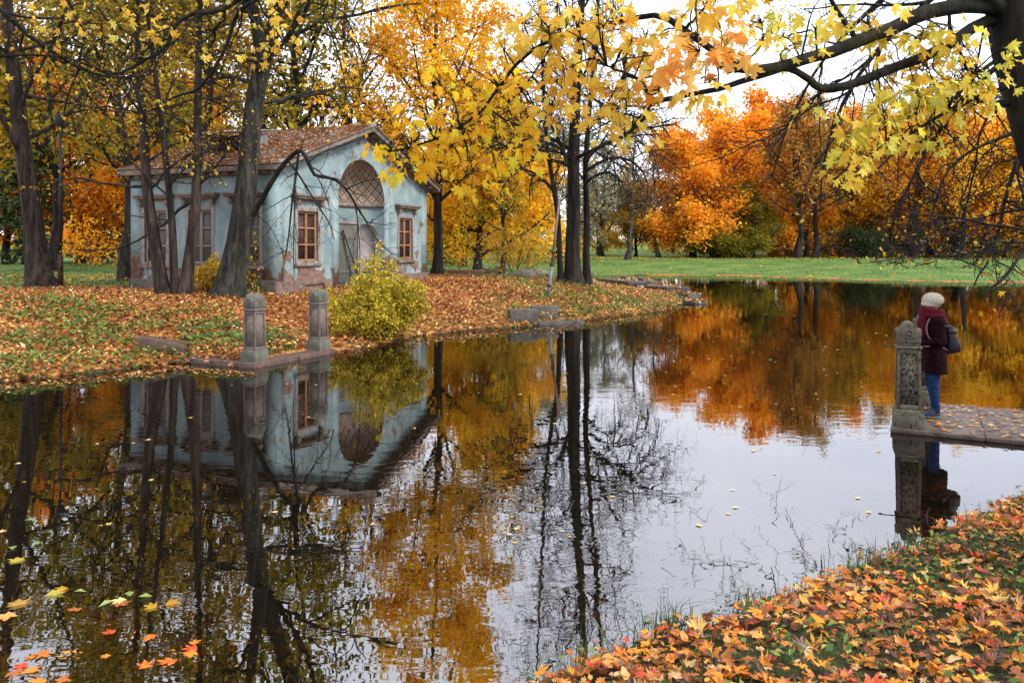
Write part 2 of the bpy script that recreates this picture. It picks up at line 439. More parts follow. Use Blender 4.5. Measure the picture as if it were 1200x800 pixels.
# ground: litter, lawn, soil by the attribute 'cover' (r litter, g lawn)
def ground_mat():
    m, nt, N, L = new_mat('ground')
    tc = N('ShaderNodeTexCoord')
    a = N('ShaderNodeAttribute'); a.attribute_name = 'cover'
    sp = N('ShaderNodeSeparateColor'); L(a.outputs['Color'], sp.inputs[0])
    vo = N('ShaderNodeTexVoronoi'); vo.inputs['Scale'].default_value = 11; L(tc.outputs['Object'], vo.inputs['Vector'])
    vr = N('ShaderNodeSeparateColor'); L(vo.outputs['Color'], vr.inputs[0])
    litter = ramp(nt, [(0, (.05, .025, .014)), (.3, (.17, .065, .022)), (.6, (.34, .125, .03)), (.85, (.42, .22, .06)), (1, (.36, .13, .03))]); L(vr.outputs[0], litter.inputs[0])
    n1 = N('ShaderNodeTexNoise'); n1.inputs['Scale'].default_value = .35; n1.inputs['Detail'].default_value = 6; L(tc.outputs['Object'], n1.inputs['Vector'])
    n3 = N('ShaderNodeTexNoise'); n3.inputs['Scale'].default_value = 7; n3.inputs['Detail'].default_value = 4; L(tc.outputs['Object'], n3.inputs['Vector'])
    ad = N('ShaderNodeMath'); ad.operation = 'MULTIPLY_ADD'; ad.inputs[1].default_value = .55; L(n3.outputs['Fac'], ad.inputs[0]); L(n1.outputs['Fac'], ad.inputs[2])
    lawn = ramp(nt, [(.48, (.036, .080, .016)), (.72, (.066, .128, .024)), (.95, (.13, .165, .036))]); L(ad.outputs[0], lawn.inputs[0])
    soil = ramp(nt, [(.3, (.018, .014, .008)), (.5, (.038, .034, .014)), (.68, (.040, .062, .016))]); L(n3.outputs['Fac'], soil.inputs[0])
    def mixc(f, x, y):
        mc = N('ShaderNodeMix'); mc.data_type = 'RGBA'
        L(f, mc.inputs[0]); L(x, mc.inputs[6]); L(y, mc.inputs[7]); return mc.outputs[2]
    def edge(f):
        e = N('ShaderNodeMath'); e.operation = 'MULTIPLY_ADD'; e.inputs[1].default_value = .9; L(n3.outputs['Fac'], e.inputs[0])
        s = N('ShaderNodeMath'); s.operation = 'SUBTRACT'; s.inputs[1].default_value = .45; L(f, s.inputs[0]); L(s.outputs[0], e.inputs[2])
        q = N('ShaderNodeMapRange'); q.inputs[1].default_value = .35; q.inputs[2].default_value = .65; L(e.outputs[0], q.inputs[0]); return q.outputs[0]
    c = mixc(edge(sp.outputs[0]), soil.outputs[0], litter.outputs[0])
    c = mixc(edge(sp.outputs[1]), c, lawn.outputs[0])
    pb = N('ShaderNodeBsdfPrincipled'); pb.inputs['Roughness'].default_value = .9; pb.inputs['Specular IOR Level'].default_value = .15
    L(c, pb.inputs['Base Color'])
    bp = N('ShaderNodeBump'); bp.inputs['Strength'].default_value = .7; bp.inputs['Distance'].default_value = .05; L(n3.outputs['Fac'], bp.inputs['Height']); L(bp.outputs[0], pb.inputs['Normal'])
    o = N('ShaderNodeOutputMaterial'); L(pb.outputs[0], o.inputs[0])
    return m
M['ground'] = ground_mat()

def water_mat():
    m, nt, N, L = new_mat('pond_water')
    tc = N('ShaderNodeTexCoord')
    mp = N('ShaderNodeMapping'); mp.inputs['Scale'].default_value = (1.1, 2.1, 1); L(tc.outputs['Object'], mp.inputs[0])
    n1 = N('ShaderNodeTexNoise'); n1.inputs['Scale'].default_value = 1.9; n1.inputs['Detail'].default_value = 2; n1.inputs['Distortion'].default_value = .8; L(mp.outputs[0], n1.inputs['Vector'])
    n2 = N('ShaderNodeTexNoise'); n2.inputs['Scale'].default_value = .22; n2.inputs['Detail'].default_value = 2; L(tc.outputs['Object'], n2.inputs['Vector'])
    mr = N('ShaderNodeMapRange'); mr.inputs[1].default_value = .42; mr.inputs[2].default_value = .66; mr.inputs[3].default_value = .22; mr.inputs[4].default_value = 1; L(n2.outputs['Fac'], mr.inputs[0])
    mu = N('ShaderNodeMath'); mu.operation = 'MULTIPLY'; L(n1.outputs['Fac'], mu.inputs[0]); L(mr.outputs[0], mu.inputs[1])
    bp = N('ShaderNodeBump'); bp.inputs['Strength'].default_value = 1.0; bp.inputs['Distance'].default_value = .0026; L(mu.outputs[0], bp.inputs['Height'])
    gl = N('ShaderNodeBsdfGlossy'); gl.inputs['Roughness'].default_value = .006; gl.inputs['Color'].default_value = (.94, .93, .95, 1); L(bp.outputs[0], gl.inputs['Normal'])
    tr = N('ShaderNodeBsdfTransparent'); tr.inputs['Color'].default_value = (.84, .66, .38, 1)
    df = N('ShaderNodeBsdfDiffuse'); df.inputs['Color'].default_value = (.018, .014, .007, 1)
    mb = N('ShaderNodeMixShader'); mb.inputs[0].default_value = .18; L(tr.outputs[0], mb.inputs[1]); L(df.outputs[0], mb.inputs[2])
    fr = N('ShaderNodeFresnel'); fr.inputs['IOR'].default_value = 3.1; L(bp.outputs[0], fr.inputs['Normal'])
    mx = N('ShaderNodeMixShader'); L(fr.outputs[0], mx.inputs[0]); L(mb.outputs[0], mx.inputs[1]); L(gl.outputs[0], mx.inputs[2])
    o = N('ShaderNodeOutputMaterial'); L(mx.outputs[0], o.inputs[0])
    return m
M['water'] = water_mat()

# ------------------------------------------------------------------ ground and water
def axis(parts):
    v = [parts[0][0]]
    for a, b, st in parts:
        n = max(1, int(round((b - a) / st))); v += list(np.linspace(a, b, n + 1)[1:])
    return np.array(v)
gx = axis([(-400, -100, 25), (-100, -40, 5), (-40, -16, 1), (-16, -2, .3), (-2, 8, .14), (8, 20, .4), (20, 60, 1.5), (60, 120, 6), (120, 400, 28)])
gy = axis([(-60, -10, 5), (-10, 0, 1), (0, 3, .3), (3, 10, .14), (10, 28, .25), (28, 50, .5), (50, 100, 1.2), (100, 160, 6), (160, 700, 40)])
X, Y = np.meshgrid(gx, gy)
Z = height(X, Y)
nx, ny = len(gx), len(gy)
ii = (np.arange(ny - 1)[:, None] * nx + np.arange(nx - 1)[None, :]).ravel()
me = make_mesh('ground', np.stack([X, Y, Z], -1).reshape(-1, 3), np.stack([ii, ii + 1, ii + nx + 1, ii + nx], 1), M['ground'], smooth_=True)
S = sdf(X, Y)
def lawn_mask(x, y, s):
    far = smooth(50, 56, y) * smooth(.4, 1.2, s)
    far = far * (1 - smooth(89, 93, y + .03 * x))                    # leafy floor under the far trees
    cx = smooth(34, 40, y) * smooth(-6, -1, x) * smooth(2, 5, s)
    left = smooth(26.5, 29, y - .10 * (x + 14)) * smooth(-10.5, -12.5, x)
    return np.maximum(np.maximum(far, cx), left)
lawn = lawn_mask(X, Y, S)
nearm = ((Y < 13 + .2 * np.abs(X)) & (X > -8)).astype(float)
litter = smooth(.0, .15, S) * (1 - nearm)
colr = np.stack([litter, lawn, np.zeros_like(lawn), np.ones_like(lawn)], -1).reshape(-1, 4)
a = me.attributes.new('cover', 'FLOAT_COLOR', 'POINT'); a.data.foreach_set('color', colr.astype(np.float32).ravel())
tag(obj('ground', me), kind='structure')

wx0, wx1, wy0, wy1 = -30, 72, 0.2, 72
me = make_mesh('pond_water', [(wx0, wy0, 0), (wx1, wy0, 0), (wx1, wy1, 0), (wx0, wy1, 0)], np.array([[0, 1, 2, 3]]), M['water'])
tag(obj('pond_water', me), kind='structure')

# ------------------------------------------------------------------ leaves
def tmpl_diamond():
    V = np.array([(0, 0, 0), (.45, .34, .10), (1, 0, 0), (.45, -.34, .10)], float)
    return V, np.array([[0, 1, 2], [0, 2, 3]])
def tmpl_maple(full=True):
    if full:
        pol = [(0, .66), (13, .44), (20, .47), (31, .25), (41, .45), (50, .62), (61, .43), (70, .43), (84, .25), (100, .36), (113, .46), (128, .30), (152, .27)]
    else:
        pol = [(0, .66), (30, .27), (50, .62), (82, .25), (112, .46), (150, .26)]
    c = .36
    pts = [(c, 0)]
    up = [(c + r * math.cos(R(t)), r * math.sin(R(t))) for t, r in pol]
    dn = [(x, -y) for x, y in up[1:]][::-1]
    ring = up + [(c - .22, 0)] + dn
    V = np.array([(x, y, 0) for x, y in pts + ring])
    n = len(ring)
    return V, np.array([(0, 1 + i, 1 + (i + 1) % n) for i in range(n)])
def tmpl_oval():
    a = np.arange(10) * 2 * math.pi / 10
    ring = [(.5 + .5 * math.cos(t), .30 * math.sin(t) * (1.15 - .3 * math.cos(t))) for t in a]
    V = np.array([(.45, 0, 0)] + [(x, y, 0) for x, y in ring]); n = 10
    return V, np.array([(0, 1 + i, 1 + (i + 1) % n) for i in range(n)])
T_DIA, T_MAP, T_MAPL, T_OVAL = tmpl_diamond(), tmpl_maple(True), tmpl_maple(False), tmpl_oval()

def leaf_cloud(c, size, mid, nrm, tmpl, rng, curl=.25, fold=.2, tint=None, center=False):
    """one mesh of many leaves. c (n,3) size (n,) mid (n,3) midrib direction, nrm (n,3) hint"""
    n = len(c)
    V0, F0 = tmpl
    X = mid / (np.linalg.norm(mid, axis=1, keepdims=True) + 1e-9)
    Nn = nrm - (nrm * X).sum(1, keepdims=True) * X
    Nn /= np.linalg.norm(Nn, axis=1, keepdims=True) + 1e-9
    Yv = np.cross(Nn, X)
    x = (V0[:, 0][None] - (.36 if center else 0)) * (1 + .10 * rng.normal(size=(n, 1))); y = V0[:, 1][None] * (1 - np.abs(rng.normal(0, .22, (n, 1)))) * (1 + .12 * rng.normal(size=(n, V0.shape[0])) * (len(V0) > 6))
    r2 = (V0[:, 0] - .36) ** 2 + V0[:, 1] ** 2
    zc = rng.normal(0, curl, (n, 1)) * r2[None] * 2.0 + np.abs(rng.normal(0, fold, (n, 1))) * np.abs(y) + V0[:, 2][None] \
        + rng.normal(0, curl * .5, (n, 1)) * x * np.abs(x) + rng.normal(0, curl * .16, (n, V0.shape[0]))
    P = c[:, None, :] + size[:, None, None] * (x[..., None] * X[:, None] + y[..., None] * Yv[:, None] + zc[..., None] * Nn[:, None])
    Fc = (F0[None] + (np.arange(n) * len(V0))[:, None, None]).reshape(-1, 3)
    if tint is None: tint = rng.random(n)
    return P.reshape(-1, 3), Fc, np.repeat(tint, len(F0))

def leaf_obj(name, parts, mat, parent=None):
    V, Fc, T, o = [], [], [], 0
    for v, f, t in parts:
        V.append(v); Fc.append(f + o); T.append(t); o += len(v)
    return make_mesh(name, np.concatenate(V), np.concatenate(Fc), mat, tint=np.concatenate(T))

def unit(rng, n):
    v = rng.normal(size=(n, 3)); return v / np.linalg.norm(v, axis=1, keepdims=True)

# ------------------------------------------------------------------ trees
GOLD = 2.39996
def resample(pts, m):
    """Catmull-Rom through pts -> m points"""
    p = np.asarray(pts, float)
    if len(p) == 2: return p[0] + (p[1] - p[0]) * np.linspace(0, 1, m)[:, None]
    q = np.concatenate([[2 * p[0] - p[1]], p, [2 * p[-1] - p[-2]]])
    n = len(p) - 1
    t = np.linspace(0, n, m); i = np.minimum(t.astype(int), n - 1); f = (t - i)[:, None]
    a, b, c, d = q[i], q[i + 1], q[i + 2], q[i + 3]
    return .5 * (2 * b + (c - a) * f + (2 * a - 5 * b + 4 * c - d) * f ** 2 + (3 * b - a - 3 * c + d) * f ** 3)

def kids(rng, P, Rr, n, t0=.2, t1=1., ratio=.45, ang=50, rr=.55, npts=6, jit=.12, trop=0., lv=.3, taper=.5, rmin=.004, absL=None, tip=.3, flat=0.):
    B, m, _ = P.shape
    t = t0 + (t1 - t0) * (np.arange(n)[None] + rng.random((B, n))) / n
    x = t * (m - 1); i = np.minimum(x.astype(int), m - 2); f = x - i
    bi = np.arange(B)[:, None]
    pos = P[bi, i] * (1 - f[..., None]) + P[bi, i + 1] * f[..., None]
    tan = P[bi, i + 1] - P[bi, i]; tan /= np.linalg.norm(tan, axis=2, keepdims=True) + 1e-9
    rad = Rr[bi, i] * (1 - f) + Rr[bi, i + 1] * f
    plen = np.linalg.norm(np.diff(P, axis=1), axis=2).sum(1)[:, None] if absL is None else absL
    Ln = plen * ratio * (1 - taper * (t - t0) / (1.0001 - t0)) * (1 - lv + 2 * lv * rng.random((B, n)))
    az = GOLD * np.arange(n)[None] + rng.random((B, 1)) * 6.28 + rng.normal(0, .5, (B, n))
    ref = np.where(np.abs(tan[..., 2:3]) > .9, np.array([1., 0, 0]), np.array([0, 0, 1.]))
    a = np.cross(tan, ref); a /= np.linalg.norm(a, axis=2, keepdims=True) + 1e-9
    b = np.cross(tan, a)
    an = np.radians(ang) * (1 + .3 * rng.normal(size=(B, n)))
    d = np.cos(an)[..., None] * tan + np.sin(an)[..., None] * (np.cos(az)[..., None] * a + (1 - flat) * np.sin(az)[..., None] * b)
    d = d.reshape(-1, 3); pos = pos.reshape(-1, 3); Ln = Ln.ravel(); rad = rad.ravel()
    k = len(d)
    D = d[:, None] + np.cumsum(rng.normal(0, jit, (k, npts - 1, 3)), axis=1)
    D[:, :, 2] += trop * np.linspace(.15, 1, npts - 1)[None]
    D /= np.linalg.norm(D, axis=2, keepdims=True) + 1e-9
    st = (Ln / (npts - 1))[:, None, None]
    Q = np.concatenate([pos[:, None], pos[:, None] + np.cumsum(D * st, axis=1)], axis=1)
    r0 = np.maximum(np.minimum(rad * rr, Ln * .06), rmin)
    return Q, r0[:, None] * np.linspace(1, tip, npts)[None]

def wood_mesh(name, levels, mat):
    """levels: list of (P, R, sides)"""
    V, Fc, o = [], [], 0
    for P, Rr, sd in levels:
        v, f = tubes_arr(P, Rr, sd); V.append(v); Fc.append(f + o); o += len(v)
    return make_mesh(name, np.concatenate(V), np.concatenate(Fc), mat, smooth_=True)

def flare(P, r0, r1, m, fl=1.5, fh=.06):
    t = np.linspace(0, 1, m)
    return (r0 + (r1 - r0) * t) * (1 + (fl - 1) * np.exp(-t / fh))

def sites(rng, P, per, t0=.25):
    B, m, _ = P.shape
    t = t0 + (1 - t0) * rng.random((B, per)); x = t * (m - 1); i = np.minimum(x.astype(int), m - 2); f = (x - i)[..., None]
    bi = np.arange(B)[:, None]
    return (P[bi, i] * (1 - f) + P[bi, i + 1] * f).reshape(-1, 3)

def proto_tree(seed, Ht, kind):
    rng = np.random.default_rng(seed)
    m = 14
    z = np.linspace(0, Ht, m)
    wx = np.cumsum(rng.normal(0, .012 * Ht, m)); wy = np.cumsum(rng.normal(0, .012 * Ht, m))
    wx -= wx[0]; wy -= wy[0]
    P0 = np.stack([wx * .8, wy * .8, z * (.9 if kind != 'conifer' else 1)], 1)[None]
    r0 = dict(maple=.021, tall=.016, bare=.018, conifer=.014, willow=.02, bush=.012)[kind] * Ht
    R0 = flare(None, r0, r0 * .2, m)[None]
    lv = [(P0, R0, 8)]
    leaf = None
    if kind == 'maple':
        P1, R1 = kids(rng, P0, R0, 24, .09, .98, .50, 60, .5, 7, .10, .30, taper=.60)
        P2, R2 = kids(rng, P1, R1, 7, .15, 1, .42, 48, .6, 5, .14, .08, taper=.4)
        P3, R3 = kids(rng, P2, R2, 4, .2, 1, .5, 45, .6, 4, .18, .0)
        lv += [(P1, R1, 5), (P2, R2, 4), (P3, R3, 3)]
        c = np.concatenate([sites(rng, P3, 30, .05), sites(rng, P2, 10, .3)])
        sz, sp_ = .025 * Ht, .030 * Ht
    elif kind == 'tall':
        P1, R1 = kids(rng, P0, R0, 24, .28, .98, .30, 55, .5, 6, .12, .3, taper=.55)
        P2, R2 = kids(rng, P1, R1, 6, .2, 1, .45, 48, .6, 5, .18, -.05)
        P3, R3 = kids(rng, P2, R2, 4, .2, 1, .55, 45, .6, 4, .2, -.1)
        lv += [(P1, R1, 5), (P2, R2, 4), (P3, R3, 3)]
        c = np.concatenate([sites(rng, P3, 8, .1)])
        sz, sp_ = .0165 * Ht, .02 * Ht
    elif kind == 'bare':
        P1, R1 = kids(rng, P0, R0, 18, .25, .98, .38, 50, .5, 7, .12, .2, taper=.5)
        P2, R2 = kids(rng, P1, R1, 7, .2, 1, .45, 45, .6, 6, .18, -.1)
        P3, R3 = kids(rng, P2, R2, 6, .2, 1, .5, 42, .6, 5, .2, -.15, rmin=.008)
        lv += [(P1, R1, 5), (P2, R2, 4), (P3, R3, 3)]
        c = sites(rng, P3, 2, .2)
        sz, sp_ = .012 * Ht, .01 * Ht
    elif kind == 'willow':
        P1, R1 = kids(rng, P0, R0, 18, .2, .98, .42, 50, .5, 7, .10, .3, taper=.5)
        P2, R2 = kids(rng, P1, R1, 8, .2, 1, .45, 50, .6, 6, .15, -.35)
        P3, R3 = kids(rng, P2, R2, 5, .2, 1, .6, 40, .5, 6, .1, -1.6)
        lv += [(P1, R1, 5), (P2, R2, 4), (P3, R3, 3)]
        c = sites(rng, P3, 14, .05)
        sz, sp_ = .016 * Ht, .014 * Ht
    elif kind == 'conifer':
        P1, R1 = kids(rng, P0, R0, 95, .08, .99, .24, 98, .3, 6, .05, -.25, lv=.2, taper=.92)
        P2, R2 = kids(rng, P1, R1, 9, .15, 1, .34, 50, .6, 4, .1, -.35, flat=.7)
        lv += [(P1, R1, 4), (P2, R2, 3)]
        c = np.concatenate([sites(rng, P2, 11, .05), sites(rng, P1, 9, .2)])
        sz, sp_ = .02 * Ht, .006 * Ht
    elif kind == 'bush':
        st = 9
        a = rng.random(st) * 6.28
        b = np.stack([np.cos(a) * .05 * Ht, np.sin(a) * .05 * Ht, np.zeros(st)], 1)
        d = np.stack([np.cos(a) * .55, np.sin(a) * .55, np.full(st, .9)], 1) * (Ht * .8) * (.7 + .5 * rng.random((st, 1)))
        P0 = b[:, None] + d[:, None] * np.linspace(0, 1, 6)[None, :, None]
        P0[:, :, 2] -= .12 * Ht * np.linspace(0, 1, 6)[None] ** 2
        R0 = np.repeat((.014 * Ht * np.linspace(1, .3, 6))[None], st, 0)
        P1, R1 = kids(rng, P0, R0, 9, .15, 1, .5, 50, .6, 5, .15, -.05)
        P2, R2 = kids(rng, P1, R1, 6, .1, 1, .5, 50, .6, 4, .2, -.1)
        lv = [(P0, R0, 5), (P1, R1, 4), (P2, R2, 3)]
        c = np.concatenate([sites(rng, P2, 22, .05), sites(rng, P1, 12, .2)])
        sz, sp_ = .04 * Ht, .05 * Ht
    wood = wood_mesh('trunk', lv, M['bark_far'])
    c = c + rng.normal(0, sp_, c.shape)
    n = len(c)
    mid = unit(rng, n); mid[:, 2] -= .3
    nh = unit(rng, n); nh[:, 2] += .9
    tmpl = T_MAPL if False else T_DIA
    size = sz * (.6 + .8 * rng.random(n))
    if kind == 'conifer': size *= 1.0
    V, Fc, T = leaf_cloud(c, size, mid, nh, tmpl, rng, curl=.2, fold=.3)
    crown = make_mesh('crown', V, Fc, None, tint=T)
    crown.materials.append(M['leaf_orange'])
    return wood, crown, Ht

PROTO = {}
OG = 'trees of the orange row across the pond'
BG = 'bushes along the meadow edge across the pond'
def proto(kind, v):
    key = (kind, v)
    if key not in PROTO:
        PROTO[key] = proto_tree(100 + 17 * v + 1000 * ['maple', 'tall', 'bare', 'conifer', 'willow', 'bush'].index(kind), 3.0 if kind == 'bush' else 15.0, kind)
    return PROTO[key]

def plant(kind, v, px, d, ht, leafm, label, cat='tree', group=None, rz=None, name=None, wide=1.0, py=None, bark=None, crown=True, zoff=0.0):
    wood, cr_, Hp = proto(kind, v)
    if group in (OG, BG) and d < 100: d, ht = d * 1.13, ht * 1.12
    x = (px - 600) / F * d
    z = H(x, d)
    t = thing(name or {'bush': 'shrub', 'conifer': 'conifer_tree', 'willow': 'willow_tree', 'maple': 'maple_tree'}.get(kind, 'park_tree'), label, cat, (x, d, z - .05 + zoff),
              rngG.random() * 6.28 if rz is None else rz, group)
    s = ht / Hp
    t.scale = (s * wide, s * wide, s)
    a = obj('trunk' if kind != 'bush' else 'stems', wood, t)
    if bark: a.material_slots[0].link = 'OBJECT'; a.material_slots[0].material = M[bark]
    if crown:
        b = obj('crown' if kind != 'bush' else 'foliage', cr_, t)
        b.material_slots[0].link = 'OBJECT'; b.material_slots[0].material = M[leafm]
    return t

# ================================================================== THE PAVILION
def plaster_mat():
    m, nt, N, L = new_mat('blue_plaster')
    tc = N('ShaderNodeTexCoord')
    n1 = N('ShaderNodeTexNoise'); n1.inputs['Scale'].default_value = .9; n1.inputs['Detail'].default_value = 8; n1.inputs['Roughness'].default_value = .65; L(tc.outputs['Object'], n1.inputs['Vector'])
    base = ramp(nt, [(.28, (.095, .145, .157)), (.42, (.175, .246, .26)), (.57, (.25, .33, .34)), (.74, (.36, .405, .395))]); L(n1.outputs['Fac'], base.inputs[0])
    # run-off streaks
    mp = N('ShaderNodeMapping'); mp.inputs['Scale'].default_value = (3.1, 3.1, .55); L(tc.outputs['Object'], mp.inputs[0])
    n2 = N('ShaderNodeTexNoise'); n2.inputs['Scale'].default_value = 1.0; n2.inputs['Detail'].default_value = 8; n2.inputs['Roughness'].default_value = .7; n2.inputs['Distortion'].default_value = .6; L(mp.outputs[0], n2.inputs['Vector'])
    sr = N('ShaderNodeMapRange'); sr.inputs[1].default_value = .50; sr.inputs[2].default_value = .70; sr.inputs[4].default_value = .55; L(n2.outputs['Fac'], sr.inputs[0])
    mc = N('ShaderNodeMix'); mc.data_type = 'RGBA'; mc.inputs[7].default_value = (.11, .11, .098, 1); L(sr.outputs[0], mc.inputs[0]); L(base.outputs[0], mc.inputs[6])
    # fallen plaster low on the wall and in patches
    sx = N('ShaderNodeSeparateXYZ'); L(tc.outputs['Object'], sx.inputs[0])
    lo = N('ShaderNodeMapRange'); lo.inputs[1].default_value = .35; lo.inputs[2].default_value = 1.5; lo.inputs[3].default_value = .17; lo.inputs[4].default_value = -.04; L(sx.outputs['Z'], lo.inputs[0])
    n3 = N('ShaderNodeTexNoise'); n3.inputs['Scale'].default_value = 1.25; n3.inputs['Detail'].default_value = 7; n3.inputs['Roughness'].default_value = .6
    mp3 = N('ShaderNodeMapping'); mp3.inputs['Location'].default_value = (3.3, 1.2, 7); L(tc.outputs['Object'], mp3.inputs[0]); L(mp3.outputs[0], n3.inputs['Vector'])
    ad = N('ShaderNodeMath'); ad.operation = 'ADD'; L(n3.outputs['Fac'], ad.inputs[0]); L(lo.outputs[0], ad.inputs[1])
    pr = N('ShaderNodeMapRange'); pr.inputs[1].default_value = .585; pr.inputs[2].default_value = .61; L(ad.outputs[0], pr.inputs[0])
    pc = N('ShaderNodeTexNoise'); pc.inputs['Scale'].default_value = 6; pc.inputs['Detail'].default_value = 5; L(tc.outputs['Object'], pc.inputs['Vector'])
    pk = ramp(nt, [(.3, (0.104, 0.06, 0.0464)), (.55, (0.192, 0.124, 0.1)), (.75, (0.232, 0.188, 0.16))]); L(pc.outputs['Fac'], pk.inputs[0])
    m2 = N('ShaderNodeMix'); m2.data_type = 'RGBA'; L(pr.outputs[0], m2.inputs[0]); L(mc.outputs[2], m2.inputs[6]); L(pk.outputs[0], m2.inputs[7])
    pb = N('ShaderNodeBsdfPrincipled'); pb.inputs['Roughness'].default_value = .9; pb.inputs['Specular IOR Level'].default_value = .15; L(m2.outputs[2], pb.inputs['Base Color'])
    hh = N('ShaderNodeMath'); hh.operation = 'MULTIPLY_ADD'; hh.inputs[1].default_value = -.6; L(pr.outputs[0], hh.inputs[0]); L(n1.outputs['Fac'], hh.inputs[2])
    bp = N('ShaderNodeBump'); bp.inputs['Strength'].default_value = .5; bp.inputs['Distance'].default_value = .03; L(hh.outputs[0], bp.inputs['Height']); L(bp.outputs[0], pb.inputs['Normal'])
    o = N('ShaderNodeOutputMaterial'); L(pb.outputs[0], o.inputs[0])
    return m
def lattice_mat():
    m, nt, N, L = new_mat('diamond_lattice')
    uv = N('ShaderNodeUVMap'); uv.uv_map = 'UVMap'
    sx = N('ShaderNodeSeparateXYZ'); L(uv.outputs[0], sx.inputs[0])
    def tri(sock, k):
        a = N('ShaderNodeMath'); a.operation = 'MULTIPLY'; a.inputs[1].default_value = k; L(sock, a.inputs[0])
        b = N('ShaderNodeMath'); b.operation = 'PINGPONG'; b.inputs[1].default_value = .5; L(a.outputs[0], b.inputs[0]); return b.outputs[0]
    a, b = tri(sx.outputs['X'], 11.0), tri(sx.outputs['Y'], 6.0)
    s = N('ShaderNodeMath'); s.operation = 'ADD'; L(a, s.inputs[0]); L(b, s.inputs[1])           # 0..1 diamonds
    d = N('ShaderNodeMath'); d.operation = 'SUBTRACT'; d.inputs[1].default_value = .5; L(s.outputs[0], d.inputs[0])
    e = N('ShaderNodeMath'); e.operation = 'ABSOLUTE'; L(d.outputs[0], e.inputs[0])
    r = ramp(nt, [(0, (0.1125, 0.08125, 0.0625)), (.10, (0.125, 0.0875, 0.0625)), (.15, (0.3375, 0.2875, 0.2313)), (.27, (0.375, 0.325, 0.2625)), (.30, (0.2125, 0.1625, 0.125)), (.5, (0.2625, 0.2063, 0.1562))]); L(e.outputs[0], r.inputs[0])
    tc = N('ShaderNodeTexCoord'); nz = N('ShaderNodeTexNoise'); nz.inputs['Scale'].default_value = 1.6; nz.inputs['Detail'].default_value = 6; L(tc.outputs['Object'], nz.inputs['Vector'])
    f = N('ShaderNodeMapRange'); f.inputs[1].default_value = .45; f.inputs[2].default_value = .6; f.inputs[4].default_value = .75; L(nz.outputs['Fac'], f.inputs[0])
    mc = N('ShaderNodeMix'); mc.data_type = 'RGBA'; mc.inputs[7].default_value = (.15, .095, .055, 1); L(f.outputs[0], mc.inputs[0]); L(r.outputs[0], mc.inputs[6])
    pb = N('ShaderNodeBsdfPrincipled'); pb.inputs['Roughness'].default_value = .9; L(mc.outputs[2], pb.inputs['Base Color'])
    bp = N('ShaderNodeBump'); bp.inputs['Strength'].default_value = .6; bp.inputs['Distance'].default_value = .03; L(e.outputs[0], bp.inputs['Height']); L(bp.outputs[0], pb.inputs['Normal'])
    o = N('ShaderNodeOutputMaterial'); L(pb.outputs[0], o.inputs[0])
    return m
M['plaster'] = plaster_mat(); M['lattice'] = lattice_mat()
M['trim'] = mottled('weathered_trim', [(.3, (0.08288, 0.06409, 0.05194)), (.55, (0.1878, 0.1547, 0.1271)), (.75, (0.2873, 0.2542, 0.221))], 3.5, bump=.4)
M['white_plaster'] = mottled('white_plaster', [(.3, (0.1615, 0.1403, 0.136)), (.6, (0.2635, 0.2422, 0.238)), (.8, (0.3145, 0.2975, 0.289))], 2.5, spots=(0.187, 0.1275, 0.102), spot_scale=3, spot_lo=.6)
M['surround'] = mottled('window_surround', [(.3, (0.1615, 0.1403, 0.1318)), (.6, (0.2635, 0.238, 0.2253)), (.8, (0.3145, 0.289, 0.2762))], 4, spots=(0.2125, 0.1445, 0.1105), spot_scale=6, spot_lo=.6)
M['sash'] = mottled('ochre_sash', [(.3, (0.204, 0.0935, 0.0425)), (.6, (0.3145, 0.17, 0.08925)), (.8, (0.3655, 0.238, 0.153))], 6, stretch=(1, 1, .3))
M['grey_sash'] = mottled('grey_sash', [(.3, (0.17, 0.1445, 0.1275)), (.7, (0.289, 0.2465, 0.221))], 6, stretch=(1, 1, .3))
M['board_dark'] = mottled('dark_boarding', [(.3, (0.0187, 0.0102, 0.0085)), (.6, (0.051, 0.0238, 0.017)), (.8, (0.07225, 0.03825, 0.0255))], 5, stretch=(1, 1, .3), rough=.6)
M['board_grey'] = mottled('grey_boarding', [(.3, (0.0765, 0.07225, 0.068)), (.7, (0.187, 0.1785, 0.17))], 5, stretch=(6, 6, .4))
M['door'] = mottled('old_door', [(.3, (0.051, 0.05525, 0.04675)), (.55, (0.1105, 0.1148, 0.09775)), (.8, (0.17, 0.1658, 0.1445))], 3, stretch=(6, 6, .5))
M['stone_base'] = mottled('stone_base', [(.3, (0.0425, 0.03825, 0.034)), (.6, (0.102, 0.08925, 0.0765)), (.8, (0.153, 0.1275, 0.1105))], 4, spots=(0.0425, 0.051, 0.0255), spot_scale=3, spot_lo=.55)
M['brick_base'] = mottled('bare_brick_base', [(.3, (0.085, 0.051, 0.0425)), (.55, (0.17, 0.1062, 0.08925)), (.8, (0.2125, 0.1615, 0.1403))], 4, spots=(0.1275, 0.17, 0.187), spot_scale=2.5, spot_lo=.62)
M['roof'] = mottled('rusty_roof', [(.3, (0.0765, 0.0425, 0.02975)), (.5, (0.1445, 0.08075, 0.05525)), (.7, (0.187, 0.1275, 0.09775)), (.85, (0.2295, 0.204, 0.1913))], 1.2, detail=8, rough=.6, spots=(0.2805, 0.2805, 0.289), spot_scale=1.3, spot_lo=.58)
M['roof_metal'] = mottled('grey_sheet_metal', [(.3, (0.17, 0.17, 0.1785)), (.7, (0.34, 0.34, 0.357))], 2, rough=.45)
M['black'] = mottled('dark_opening', [(.3, (0.0068, 0.00595, 0.0051)), (.7, (0.0136, 0.0119, 0.0102))], 3, bump=0)

